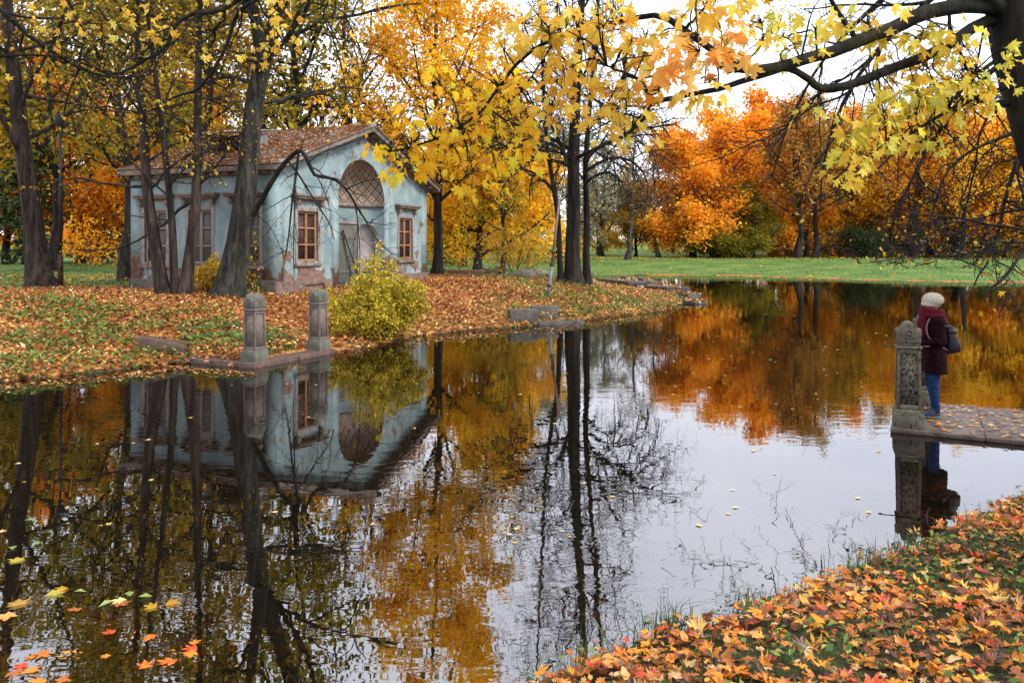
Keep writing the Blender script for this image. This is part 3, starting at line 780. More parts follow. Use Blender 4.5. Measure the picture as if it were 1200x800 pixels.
KS = 0.96
HN = np.array([-7.75 * KS, 26.0 * KS]); HU = np.array([.36, .933]); HU /= np.linalg.norm(HU)
HROT = math.atan2(HU[1], HU[0]); HZ = 0.92
HWD, HDP, HE, HP = 10.7 * KS, 6.1 * KS, 4.02, 5.78       # front width, depth, eave and ridge heights
pav = thing('pavilion', 'small derelict pale blue pavilion with gabled rusty roof and arched niche', 'pavilion', (HN[0], HN[1], HZ), HROT)
cx = HWD / 2; NR = 1.62; NZS, NRZ, NDP = 3.17, 1.58, 1.15
def roofz(x): return HP - (HP - HE) * abs(x - cx) / cx
wins = [(1.17, 2.30, 1.02, 2.68), (HWD - 2.36, HWD - 1.23, 1.02, 2.68)]
def wall_cols(width, top, rects, arch=None):
    """column strips of a wall in the plane y=0 (x to the right, z up) with openings"""
    xs = {0.0, width, width / 2}
    for r in rects: xs |= {r[0], r[1]}
    if arch:
        for k in range(25): xs.add(arch[0] - arch[1] * math.cos(math.pi * k / 24))
    xs |= set(np.linspace(0, width, 13))
    xs = sorted(xs); V, Fc = [], []
    def q(xa, xb, za0, zb0, za1, zb1):
        n = len(V); V.extend([(xa, 0, za0), (xb, 0, zb0), (xb, 0, zb1), (xa, 0, za1)]); Fc.append((n, n + 1, n + 2, n + 3))
    for xa, xb in zip(xs[:-1], xs[1:]):
        if xb - xa < 1e-5: continue
        xm = (xa + xb) / 2
        hit = [r for r in rects if r[0] - 1e-6 <= xm <= r[1]]
        if hit:
            r = hit[0]
            if r[2] > 0: q(xa, xb, 0, 0, r[2], r[2])
            q(xa, xb, r[3], r[3], top(xa), top(xb))
        elif arch and abs(xm - arch[0]) < arch[1]:
            f = lambda x: arch[2] + arch[3] * math.sqrt(max(0, 1 - ((x - arch[0]) / arch[1]) ** 2))
            q(xa, xb, f(xa), f(xb), top(xa), top(xb))
        else: q(xa, xb, 0, 0, top(xa), top(xb))
    for r in rects:                                                  # reveals
        n = len(V); d = .16
        V.extend([(r[0], 0, r[2]), (r[1], 0, r[2]), (r[1], 0, r[3]), (r[0], 0, r[3]), (r[0], d, r[2]), (r[1], d, r[2]), (r[1], d, r[3]), (r[0], d, r[3])])
        Fc.extend([(n, n + 1, n + 5, n + 4), (n + 1, n + 2, n + 6, n + 5), (n + 2, n + 3, n + 7, n + 6), (n + 3, n, n + 4, n + 7)])
    return np.array(V), Fc
wb = MB()
V, Fc = wall_cols(HWD, roofz, wins, (cx, NR, NZS, NRZ)); wb.add(V, Fc)
swins = [(HDP - 1.52, HDP - .58, .95, 2.70), (HDP - 3.42, HDP - 2.48, .95, 2.70), (HDP - 5.30, HDP - 4.36, .95, 2.70)]
V, Fc = wall_cols(HDP, lambda x: HE, swins); Vs = np.stack([V[:, 1], HDP - V[:, 0], V[:, 2]], 1); wb.add(Vs, Fc)       # near side wall x=0
V, Fc = wall_cols(HDP, lambda x: HE, []); wb.add(np.stack([HWD - V[:, 1], V[:, 0], V[:, 2]], 1), Fc)
V, Fc = wall_cols(HWD, roofz, []); wb.add(np.stack([HWD - V[:, 0], HDP - V[:, 1], V[:, 2]], 1), Fc)
# corner strips and niche piers standing proud
wb.box(-.035, .42, -.035, .42, 0, HE - .02)
wb.box(HWD - .42, HWD + .035, -.035, .42, 0, HE - .02)
wb.box(-.035, .42, HDP - .42, HDP + .035, 0, HE - .02)
wb.box(cx - NR - .40, cx - NR - .004, -.05, .3, 0, NZS + .02)
wb.box(cx + NR + .004, cx + NR + .40, -.05, .3, 0, NZS + .02)
# curved wall of the niche
ph = np.linspace(0, math.pi, 25)
xx, yy = cx - NR * np.cos(ph), NDP * np.sin(ph)
Vn = np.concatenate([np.stack([xx, yy, np.zeros(25)], 1), np.stack([xx, yy, np.full(25, NZS)], 1)])
wb.add(Vn, [(i, i + 1, 26 + i, 25 + i) for i in range(24)])
wb.build('wall', M['plaster'], pav)
ps = np.linspace(0, math.pi / 2, 13)
PH, PS = np.meshgrid(ph, ps)
Vc = np.stack([cx - NR * np.cos(PH) * np.cos(PS), NDP * np.sin(PH) * np.cos(PS), NZS + NRZ * np.sin(PS)], -1).reshape(-1, 3)
UVc = np.stack([PH / math.pi, PS / (math.pi / 2)], -1).reshape(-1, 2)
Fq = [(r * 25 + i, r * 25 + i + 1, (r + 1) * 25 + i + 1, (r + 1) * 25 + i) for r in range(12) for i in range(24)]
obj('niche_half_dome', make_mesh('niche_half_dome', Vc, Fq, M['lattice'], smooth_=True, uv=UVc), pav)
cb = MB()                                                          # ledge under the half dome, curved
for i in range(24):
    k0, k1 = (NR - .07) / NR, 1.0
    a, b = (xx[i], yy[i]), (xx[i + 1], yy[i + 1]); ia, ib = (cx + (xx[i] - cx) * k0, yy[i] * k0 - .02), (cx + (xx[i + 1] - cx) * k0, yy[i + 1] * k0 - .02)
    n = cb.n
    cb.add([(*a, NZS - .13), (*b, NZS - .13), (*ib, NZS - .13), (*ia, NZS - .13), (*a, NZS + .01), (*b, NZS + .01), (*ib, NZS + .01), (*ia, NZS + .01)],
           [(3, 2, 1, 0), (4, 5, 6, 7), (2, 3, 7, 6)])
cb.build('niche_ledge', M['trim'], pav)
# footing
fb = MB(); fb.box(-.07, -.01, -.07, HDP + .07, -.5, .44); fb.box(HWD + .01, HWD + .07, -.07, HDP + .07, -.5, .44); fb.box(-.07, HWD + .07, HDP + .01, HDP + .07, -.5, .44)
fb.build('side_footing', M['stone_base'], pav, bevel=.015)
fb = MB(); fb.box(-.005, 1.48, -.07, -.01, -.5, .40); fb.box(2.62, cx - NR - .42, -.07, -.01, -.5, .40); fb.box(1.48, 2.62, -.07, -.01, .24, .40); fb.box(1.48, 2.62, -.07, -.01, -.5, -.02)
fb.build('front_footing', M['brick_base'], pav, bevel=.01)
fb = MB(); fb.box(cx + NR + .42, HWD + .005, -.07, -.01, -.5, .40); fb.build('front_footing', M['brick_base'], pav, bevel=.01)
fb = MB(); fb.box(1.5, 2.6, .25, .28, -.3, .4); fb.build('cellar_vent', M['black'], pav)
fb = MB(); fb.box(cx - NR, cx + NR, -.35, NDP, -.4, .12); fb.box(cx - NR - .2, cx + NR + .2, -.75, -.354, -.4, -.02); fb.build('doorstep', M['stone_base'], pav, bevel=.02)

def window(T, w, h, mats, hood=True, rows=3):
    """T: 4x4 from window plane (x right, y into the wall, z up; origin bottom left of the opening) to the pavilion"""
    sur, sash, pane = mats
    def put(mb, name, mat, par, bevel=0):
        o = mb.build(name, mat, par, bevel=bevel)
        return o
    def tr(mb):
        for i in range(len(mb.V)): mb.V[i] = mb.V[i] @ np.array(T.to_3x3()).T + np.array(T.translation)
        return mb
    m = MB(); t = .13
    m.box(-t, 0, -.03, .05, -.06, h + t); m.box(w, w + t, -.03, .05, -.06, h + t); m.box(0, w, -.03, .05, h + .002, h + t)
    wn = put(tr(m), 'window', sur, pav, .006)
    m = MB(); m.box(-t - .05, w + t + .05, -.09, .04, -.16, -.062); put(tr(m), 'sill', M['trim'], wn, .008)
    m = MB(); f = .075
    m.box(0, f, .06, .12, 0, h); m.box(w - f, w, .06, .12, 0, h); m.box(f, w - f, .06, .12, 0, f); m.box(f, w - f, .06, .12, h - f, h)
    m.box(w / 2 - .045, w / 2 + .045, .055, .12, f, h - f)
    for k in range(1, rows):
        z = h * k / rows
        m.box(f, w / 2 - .046, .062, .118, z - .028, z + .028); m.box(w / 2 + .046, w - f, .062, .118, z - .028, z + .028)
    put(tr(m), 'frame', sash, wn, .004)
    m = MB(); m.box(0.005, w - .005, .125, .15, 0.005, h - .005); put(tr(m), 'pane', pane, wn)
    if hood:
        m = MB(); z = h + .40
        m.box(-.30, w + .30, -.22, .01, z, z + .07); m.box(-.36, w + .36, -.27, .01, z + .072, z + .15, taper=.97)
        m.box(-.24, w + .24, -.10, .01, z - .06, z - .002)
        m.box(-.16, -.04, -.17, .01, z - .24, z - .062, taper=1.0); m.box(w + .04, w + .16, -.17, .01, z - .24, z - .062)
        put(tr(m), 'hood', M['trim'], wn, .01)
    return wn
for r in wins:
    window(Matrix.Translation((r[0], 0, r[2])), r[1] - r[0], r[3] - r[2], (M['surround'], M['sash'], M['board_dark']))
for r in swins:                                                   # side wall: x axis runs towards -y of the pavilion
    T = Matrix(((0, 1, 0, 0), (-1, 0, 0, HDP - r[0]), (0, 0, 1, r[2]), (0, 0, 0, 1)))
    window(T, r[1] - r[0], r[3] - r[2], (M['surround'], M['grey_sash'], M['board_grey']), hood=True)
# niche: ajar plank door, dark gap, leaning plank and blind arched panel
def nich(p, inset=.03):                                            # point and inward normal on the niche curve
    x, y = cx - (NR - inset) * math.cos(p), (NDP - inset) * math.sin(p)
    n = Vector((math.cos(p) * NDP, -math.sin(p) * NR, 0)).normalized()
    return Vector((x, y, 0)), n
def on_niche(mb, p, inset):
    o, n = nich(p, inset); t = Vector((0, 0, 1)).cross(n) * -1
    Tm = Matrix(((-t.x, -n.x, 0, o.x), (-t.y, -n.y, 0, o.y), (0, 0, 1, 0), (0, 0, 0, 1)))
    for i in range(len(mb.V)): mb.V[i] = mb.V[i] @ np.array(Tm.to_3x3()).T + np.array(Tm.translation)
    return mb
m = MB()
m.box(-.62, -.50, -.10, .1, .12, 2.5); m.box(.50, .62, -.10, .1, .12, 2.5); m.box(-.5, .5, -.10, .1, 2.38, 2.5)
dr = on_niche(m, 1.90, .10).build('doorway', M['white_plaster'], pav, bevel=.008)
m = MB()
for k in range(5): m.box(-.49 + .196 * k, -.49 + .196 * k + .19, -.05, -.01, .14, 2.37)
m.box(-.49, .49, -.075, -.052, .5, .62); m.box(-.49, .49, -.075, -.052, 1.8, 1.92)
on_niche(m, 1.90, .10).build('door', M['door'], dr, bevel=.004)
m = MB(); m.bar((.34, -.40, .12), (-.30, -.14, 2.15), .13, .04); on_niche(m, 1.90, .10).build('leaning_plank', M['board_grey'], dr)
m = MB(); wv = np.linspace(0, math.pi, 13)
ring = [(-.46, .55)] + [(.46, .55)] + [(.46 * math.cos(a), 1.95 + .46 * math.sin(a)) for a in wv]
ring2 = [(x * .8, .55 + (z - .55) * .93 + .03) for x, z in ring]
n = len(ring)
m.add([(x, -.05, z) for x, z in ring] + [(x, -.05, z) for x, z in ring2] + [(x, .12, z) for x, z in ring] + [(x, .0, z) for x, z in ring2],
      [(i, (i + 1) % n, n + (i + 1) % n, n + i) for i in range(n)] + [(i, (i + 1) % n, 2 * n + (i + 1) % n, 2 * n + i) for i in range(n)]
      + [(n + i, n + (i + 1) % n, 3 * n + (i + 1) % n, 3 * n + i) for i in range(n)] + [tuple(3 * n + i for i in range(n))])
on_niche(m, 2.52, .08).build('arched_panel', M['white_plaster'], pav)
# roof, eaves and raking cornice with brackets
oh, og = .42, .50
def slope(side, y0, y1, lift, thick, xin=0.0, xout=None):
    """slab over one half: side -1 near eave, +1 far eave"""
    k = (HP - HE) / cx
    xo = cx + oh if xout is None else xout
    P = []
    for dx in (xin, xo):
        for y in (y0, y1):
            P.append((cx + side * dx, y, HP - k * dx + lift))
    V = [*P] + [(x, y, z - thick) for x, y, z in P]
    return V, [(0, 1, 3, 2), (6, 7, 5, 4), (0, 2, 6, 4), (3, 1, 5, 7), (2, 3, 7, 6), (1, 0, 4, 5)]
m = MB()
for s in (-1, 1): m.add(*slope(s, -og - .05, HDP + .3, .235, .05, 0.0))
for s in (-1, 1):                                                 # standing seams
    for y in np.arange(-og + .25, HDP + .2, .62): m.add(*slope(s, y, y + .035, .262, .03, .02, cx + oh - .01))
m.bar((cx, -og - .06, HP + .25), (cx, HDP + .31, HP + .25), .16, .06)
rf = m.build('roof', M['roof'], pav)
m = MB()
for s in (-1, 1):
    m.add(*slope(s, -og, -og + .10, .18, .17, 0.0, cx + oh - .02))          # raking fascia
    m.add(*slope(s, -og + .104, .0, .10, .05, 0.0, cx + oh - .05))          # soffit
    m.add(*slope(s, -.14, -.002, .045, .16, 0.0, cx + .1))                 # bed mould
for x0, x1 in ((-oh + .02, -oh + .10), (HWD + oh - .10, HWD + oh - .02)):
    m.box(x0, x1, -og + .11, HDP + .26, HE - .14, HE + .02)                 # eave fascia
m.box(-oh + .104, -.002, 0.0, HDP + .2, HE - .10, HE - .06); m.box(HWD + .002, HWD + oh - .104, 0.0, HDP + .2, HE - .10, HE - .06)
m.box(-.16, -.004, .005, HDP + .1, HE - .24, HE - .103); m.box(HWD + .004, HWD + .16, .005, HDP + .1, HE - .24, HE - .103)
cor = m.build('cornice', M['trim'], pav, bevel=.006)
k = (HP - HE) / cx
for s in (-1, 1):
    for d in np.arange(.25, cx + .1, .42): m = MB(); m.add(*slope(s, -og + .12, -.15, .045, .12, d, d + .15)); m.build('bracket', M['trim'], cor)
for y in np.arange(.2, HDP, .46):
    m = MB(); m.box(-oh + .12, -.165, y, y + .16, HE - .22, HE - .104); m.build('bracket', M['trim'], cor)
# roof hatch: low dormer with an open dark front
hx, hy = 2.15, 3.1
hz = HE + k * hx + .2
m = MB(); m.box(hx - .9, hx + .5, hy - .75, hy - .70, hz - .35, hz + .5); m.box(hx - .9, hx + .5, hy + .70, hy + .75, hz - .35, hz + .5)
m.add([(hx - 1.15, hy - 1.0, hz + .40), (hx + .9, hy - .9, hz + .72), (hx + .9, hy + .9, hz + .72), (hx - 1.15, hy + 1.0, hz + .40),
       (hx - 1.15, hy - 1.0, hz + .45), (hx + .9, hy - .9, hz + .77), (hx + .9, hy + .9, hz + .77), (hx - 1.15, hy + 1.0, hz + .45)],
      [(3, 2, 1, 0), (4, 5, 6, 7), (0, 1, 5, 4), (1, 2, 6, 5), (2, 3, 7, 6), (3, 0, 4, 7)])
dm = m.build('dormer', M['roof_metal'], rf)
m = MB(); m.box(hx - .6, hx + .3, hy - .69, hy + .69, hz - .3, hz + .38); m.build('hatch_opening', M['black'], dm)
M['roof_leaf'] = leaf_mat('roof_leaf', [(0, (.16, .06, .025)), (.35, (.36, .15, .05)), (.65, (.50, .27, .12)), (1, (.58, .40, .24))], trans=.1, noise=.2, nscale=.7)
# leaves lying on the roof
rng = np.random.default_rng(31)
n = 9000; s = np.where(rng.random(n) < .8, -1, 1); dx = (cx + oh) * rng.random(n); yv = rng.uniform(-og, HDP + .25, n)
keep = (np.sin(dx * 2.1 + yv) + np.sin(yv * 2.7 - dx) + rng.normal(0, .8, n)) > -.9
s, dx, yv = s[keep], dx[keep], yv[keep]; n = len(s)
lp = np.stack([cx + s * dx, yv, HP - k * dx + .25], 1)
lw = np.stack([HN[0] + lp[:, 0] * HU[0] - lp[:, 1] * HU[1], HN[1] + lp[:, 0] * HU[1] + lp[:, 1] * HU[0], HZ + lp[:, 2]], 1)
mid = unit(rng, n); mid[:, 2] *= .25; nh = unit(rng, n) * .4; nh[:, 2] += 1
me = make_mesh('roof_leaves', *leaf_cloud(lw, .09 + .07 * rng.random(n), mid, nh, T_DIA, rng)[:2], M['roof_leaf'], tint=np.repeat(.35 + .6 * rng.random(n), 2))
tag(obj('roof_leaves', me), 'rust brown fallen leaves lying over the pavilion roof', 'leaves', kind='stuff')

# ================================================================== LANDINGS, POSTS, STONES
M['stone_grey'] = mottled('grey_granite', [(.3, (0.07072, 0.05469, 0.04715)), (.5, (0.132, 0.1018, 0.08864)), (.7, (0.1697, 0.1414, 0.1226))], 9, detail=9, rough=.8, spots=(0.0943, 0.08015, 0.07072), spot_scale=26, spot_lo=.62, bdist=.006)
M['stone_grey_cap'] = mottled('lichened_granite', [(.3, (0.05186, 0.05658, 0.03961)), (.5, (0.1037, 0.1066, 0.08015)), (.7, (0.1462, 0.1367, 0.1084))], 5, detail=9, rough=.85, spots=(0.08487, 0.07544, 0.06601), spot_scale=22, spot_lo=.6, bdist=.006)
M['stone_spot'] = mottled('stained_limestone', [(.3, (0.0451, 0.0369, 0.0246)), (.5, (0.0943, 0.07954, 0.05412)), (.72, (0.1476, 0.1271, 0.0902))], 7, detail=9, rough=.85, spots=(0.00984, 0.0082, 0.00574), spot_scale=21, spot_lo=.49, bdist=.006)
M['stone_spot_light'] = mottled('plain_limestone', [(.3, (0.0492, 0.041, 0.02788)), (.5, (0.0984, 0.08446, 0.05904)), (.72, (0.1435, 0.1271, 0.0943))], 7, detail=9, rough=.85, spots=(0.02296, 0.01886, 0.01312), spot_scale=18, spot_lo=.55, bdist=.006)
M['kerb_stone'] = mottled('wet_red_granite', [(.3, (0.041, 0.0246, 0.01968)), (.6, (0.1066, 0.0615, 0.04756)), (.8, (0.1558, 0.1066, 0.0861))], 8, rough=.5, bdist=.006)
M['slab'] = mottled('landing_slab', [(.3, (.045, .030, .022)), (.5, (.085, .062, .048)), (.75, (.13, .098, .078))], 5, detail=9, rough=.55, spots=(.05, .03, .02), spot_scale=4, spot_lo=.56, bdist=.008)
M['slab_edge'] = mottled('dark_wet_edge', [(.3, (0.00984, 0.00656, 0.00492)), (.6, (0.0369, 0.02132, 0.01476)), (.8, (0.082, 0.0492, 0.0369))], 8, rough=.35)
M['moss'] = mottled('moss', [(.3, (0.01804, 0.0246, 0.00492)), (.6, (0.0533, 0.0615, 0.00984)), (.8, (0.0984, 0.0984, 0.0205))], 8, bump=.8, bdist=.03)
M['rust'] = mottled('rusty_iron', [(.3, (0.0246, 0.01476, 0.01066)), (.7, (0.0902, 0.0451, 0.0287))], 10, rough=.6)
M['rubble'] = mottled('rubble_stone', [(.3, (0.0984, 0.0902, 0.0738)), (.6, (0.205, 0.1804, 0.1517)), (.8, (0.2788, 0.2542, 0.2132))], 3, detail=8, bump=.8, bdist=.04)

def stone_post(loc, rz, label, group, mats, rod=False):
    body, panel, cap = mats
    t = thing('stone_post', label, 'post', loc, rz, group); t.scale = (.84, .84, 1.0) if rod or 'limestone' in label else (.92, .92, 1.0)
    m = MB()
    m.box(-.21, .21, -.21, .21, -.06, .20); m.box(-.205, .205, -.205, .205, .20, .235, taper=.92)
    m.build('plinth', cap if cap is not body else body, t, bevel=.012)
    # tapering shaft with a raised border round a sunk panel on each face
    m = MB(); z0, z1 = .236, 1.02; h0, h1 = .175, .158
    m.box(-h0 + .02, h0 - .02, -h0 + .02, h0 - .02, z0, z1, taper=(h1 - .02) / (h0 - .02))
    sh = m.build('shaft', panel, t)
    m = MB()
    def hw(z): return h0 + (h1 - h0) * (z - z0) / (z1 - z0)
    for q in range(4):
        Rm = Matrix.Rotation(q * math.pi / 2, 3, 'Z')
        def bar(xa0, xa1, xb0, xb1, za, zb):
            V = []
            for z, (p, r) in ((za, (xa0, xa1)), (zb, (xb0, xb1))):
                o = hw(z)
                V += [(p, -o, z), (r, -o, z), (r, -o + .026, z), (p, -o + .026, z)]
            V = np.array(V) @ np.array(Rm).T
            m.add(V, [(3, 2, 1, 0), (4, 5, 6, 7), (0, 1, 5, 4), (1, 2, 6, 5), (2, 3, 7, 6), (3, 0, 4, 7)])
        w = .042
        bar(-hw(z0), -hw(z0) + w, -hw(z1), -hw(z1) + w, z0, z1); bar(hw(z0) - w, hw(z0) - .027, hw(z1) - w, hw(z1) - .027, z0, z1)
        bar(-hw(z0) + w, hw(z0) - w, -hw(z0 + .06) + w, hw(z0 + .06) - w, z0, z0 + .06); bar(-hw(z1 - .06) + w, hw(z1 - .06) - w, -hw(z1) + w, hw(z1) - w, z1 - .06, z1)
    m.build('panel_border', body, sh, bevel=.006)
    m = MB(); m.box(-.185, .185, -.185, .185, 1.021, 1.055); m.build('moulding', body, t, bevel=.014)
    # cap: block, four ears, two crossing barrel tops
    m = MB(); m.box(-.158, .158, -.158, .158, 1.056, 1.20)
    for sx in (-1, 1):
        for sy in (-1, 1):
            a, b = sorted((sx * .10, sx * .172)); c, d = sorted((sy * .10, sy * .172))
            m.box(a, b, c, d, 1.10, 1.245, taper=.84)
    aa = np.linspace(0, math.pi, 15)
    for q in range(2):
        prof = [(.128 * math.cos(x), 1.215 + .152 * math.sin(x)) for x in aa] + [(-.125, 1.10), (.125, 1.10)]
        if q: prof = [(x * .86, 1.10 + (z - 1.10) * .70) for x, z in prof]
        V = [(x, -.172, z) for x, z in prof] + [(x, .172, z) for x, z in prof]; nn = len(prof)
        V = np.array(V) @ np.array(Matrix.Rotation(q * math.pi / 2, 3, 'Z')).T
        if q: V = V * np.array([.992, .992, 1]) + np.array([0, 0, -.002])
        m.add(V, [(i, (i + 1) % nn, nn + (i + 1) % nn, nn + i) for i in range(nn)] + [tuple(range(nn))[::-1], tuple(nn + i for i in range(nn))])
    cp = m.build('cap', cap, t, bevel=.01)
    for q in range(4):
        m = MB(); rr = [ .062, .062, .052, .040, .040]; dd = [-.16, -.182, -.186, -.180, -.172]
        rings = [[(r * math.cos(a), d, 1.215 + r * math.sin(a)) for a in np.arange(18) * math.pi / 9] for r, d in zip(rr, dd)]
        m.loft(rings); m.ball((0, -.172, 1.215), .036, 12, 8, (1, .5, 1))
        for i in range(len(m.V)): m.V[i] = m.V[i] @ np.array(Matrix.Rotation(q * math.pi / 2, 3, 'Z')).T
        m.build('medallion', body, cp, smooth_=False)
    if rod:
        m = MB(); m.tube([(-.42, -.03, 1.045), (.1, -.02, 1.046), (.30, -.02, 1.05)], [.009] * 3, 6); m.build('iron_rod', M['rust'], t)
    return t

# far ruined landing
lrot = math.atan2(LU[1], LU[0])
def lpt(u, v, z=0.): return np.array([LC[0] + LU[0] * u + LV[0] * v, LC[1] + LU[1] * u + LV[1] * v, z])
PG = 'carved granite posts of the ruined landing by the pavilion'
mt = (M['stone_grey'], M['stone_grey'], M['stone_grey_cap'])
stone_post(lpt(.27, .24, .10), lrot, 'carved granite post on the ruined landing corner, leaves behind it, clear of the bush', PG, mt)
stone_post(lpt(LW - .27, .24, .10), lrot, 'carved granite post touching the yellow bush, rounded lichened top, pavilion window behind it', PG, mt)
kb = thing('kerb', 'low wet red granite kerb framing the ruined landing at the waterline', 'kerb', lpt(0, 0), lrot)
for n_, (a, b, c, d) in enumerate([(0, 1.35, 0, .46), (1.362, LW, 0, .46), (0, .40, .472, 2.1)]):
    m = MB(); m.box(a, b, c, d, -.5, .10); m.build('kerb_stone', M['kerb_stone'], kb, bevel=.02)
sb = thing('stone_block', 'tilted broken granite block with sloping end, mossy corner, at the ruined landing', 'stone', (*G(196, 414)[:2], .05), lrot + R(64))
m = MB(); prof = [(-.55, .0), (.42, -.06), (.42, .26), (.36, .27), (-.35, .42), (-.62, .44)]
m.add([(x, -.17, z) for x, z in prof] + [(x, .17, z) for x, z in prof], [(5, 4, 3, 2, 1, 0), tuple(range(6, 12))] + [(i, (i + 1) % 6, 6 + (i + 1) % 6, 6 + i) for i in range(6)])
b_ = m.build('block', M['kerb_stone'], sb, bevel=.02)
m = MB(); m.loft([ell(.30, .08, .26, .20, .12, 12), ell(.30, .08, .29, .17, .10, 12), ell(.30, .08, .31, .09, .05, 12)]); m.build('moss_patch', M['moss'], b_, smooth_=True)
sb.rotation_euler = (0, 0, lrot - R(66))
for (pa, pb, w, lab) in [((205, 389), (283, 384), .16, 'mossy upper step edge running up behind the ruined landing'), ((214, 399), (284, 393), .15, 'mossy lower step edge half buried in leaves inside the ruined landing')]:
    a, b = G(*pa), G(*pb)
    m = MB(); mm = resample([a + (0, 0, .02), (a + b) / 2 + (0, .02, .05), b + (0, 0, .04)], 9)
    P = MB(); P.tube(mm + np.random.default_rng(3).normal(0, .012, mm.shape), np.full(9, w * .55) * (1 + .15 * np.sin(np.arange(9) * 2.1)), 8)
    tag(P.build('step_edge', M['moss'], None, smooth_=True), lab, 'step')

# near landing with the visitor
e = np.array([.885, -.465]); f_ = np.array([.465, .885])
RP = np.array([5.18, 10.42])                                       # front post centre
nrot = math.atan2(e[1], e[0])
def rpt(u, v, z=0.): return np.array([RP[0] + e[0] * u + f_[0] * v, RP[1] + e[1] * u + f_[1] * v, z])
ld = thing('landing', 'stone landing slab strewn with yellow leaves under the visitor', 'landing', rpt(0, 0), nrot)
m = MB(); m.box(-.20, .86, -.21, 1.92, .0, .065); m.box(.863, 2.25, -.21, 1.92, .0, .062); m.box(2.253, 4.6, -.21, 1.92, .0, .066)
m.build('deck_slab', M['slab'], ld, bevel=.012)
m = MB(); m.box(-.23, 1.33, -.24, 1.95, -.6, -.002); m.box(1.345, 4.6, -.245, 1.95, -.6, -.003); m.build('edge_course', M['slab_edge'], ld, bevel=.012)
NPG = 'carved limestone posts of the landing under the visitor'
stone_post(rpt(0, 0, .068), nrot + R(6), 'black-stained carved limestone post in front of the visitor with an iron rod through it', NPG, (M['stone_spot_light'], M['stone_spot'], M['stone_spot_light']), rod=True)
stone_post(rpt(.18, 1.66, .068), nrot + R(6), 'carved limestone post half hidden behind the visitor and the stained post', NPG, (M['stone_spot_light'], M['stone_spot'], M['stone_spot_light']))
rng = np.random.default_rng(77)
n = 900; u = rng.uniform(-.15, 4.5, n); v = rng.uniform(-.18, 1.9, n)
c = np.stack([RP[0] + e[0] * u + f_[0] * v, RP[1] + e[1] * u + f_[1] * v, np.full(n, .082)], 1)
mid = unit(rng, n); mid[:, 2] *= .06; nh = unit(rng, n) * .12; nh[:, 2] += 1
V, Fc, T = leaf_cloud(c, .04 + .06 * rng.random(n), mid, nh, T_MAPL, rng, curl=.08, fold=.1, tint=rng.choice([.1, .16, .2, .26, .3, .5, .6, .72, .8], n) + rng.normal(0, .03, n), center=True)
tag(obj('landing_leaves', make_mesh('landing_leaves', V, Fc, M['litter'], tint=T)), 'yellow and brown leaves scattered over the landing slab', 'leaves', kind='stuff')

# stones on the far side of the point
def slab_thing(name, label, cat, pts, z0, z1, mat, moss=False, group=None):
    """slab through four ground corners (x,y)"""
    c = np.mean(pts, axis=0); t = thing(name, label, cat, (*c, 0), 0, group)
    P = np.array(pts) - c
    m = MB(); m.add([(*p, z0) for p in P] + [(*p, z1) for p in P], [(3, 2, 1, 0), (4, 5, 6, 7), (0, 1, 5, 4), (1, 2, 6, 5), (2, 3, 7, 6), (3, 0, 4, 7)])
    b = m.build('slab', mat, t, bevel=.03)
    rng = np.random.default_rng(int(abs(c[0]) * 100))
    n = 160; q = rng.random((n, 2)); xy = (P[0] * (1 - q[:, :1]) + P[1] * q[:, :1]) * (1 - q[:, 1:]) + (P[3] * (1 - q[:, :1]) + P[2] * q[:, :1]) * q[:, 1:]
    cc = np.concatenate([xy, np.full((n, 1), z1 + .02)], 1); mid = unit(rng, n); mid[:, 2] *= .3; nh = unit(rng, n) * .5; nh[:, 2] += 1
    V, Fc, T = leaf_cloud(cc, .14 + .1 * rng.random(n), mid, nh, T_DIA, rng)
    lo = obj('leaf_cover', make_mesh('leaf_cover', V, Fc, M['litter_isl'] if not moss else M['litter_isl'], tint=T), t); lo['kind'] = 'stuff'
    return t
def quad(a, b, dep, sk=0.0):
    a = np.array(wat(*a)); b = np.array(wat(*b)); d = (b - a) / np.linalg.norm(b - a); n = np.array([-d[1], d[0]])
    if n[1] < 0: n = -n
    return [a, b, b + n * dep + d * sk, a + n * dep + d * sk]
M['slab_dark'] = mottled('old_dark_slab', [(.3, (.03, .028, .024)), (.6, (.09, .078, .066)), (.8, (.15, .13, .11))], 4, rough=.7)
slab_thing('stone_slab', 'long dark stone slab jutting from the point with two ducks on it', 'slab', quad((702, 333), (737, 337), 2.2), .12, .36, M['slab_dark'])
slab_thing('stone_slab', 'low leaf-covered slab shaped like a boat, between the ducks and the outermost steps', 'slab', quad((754, 337.5), (781, 340), 1.3, .4), -.1, .16, M['slab_dark'])
slab_thing('stone_slab', 'broad leaf-covered stone step behind the lowest step at the point', 'slab', quad((768, 347), (806, 349.5), 1.0), -.1, .20, M['slab_dark'])
slab_thing('stone_slab', 'lowest outermost stone step at the waterline of the point', 'slab', quad((788, 354.5), (815, 356.5), .8), -.1, .10, M['slab_dark'])

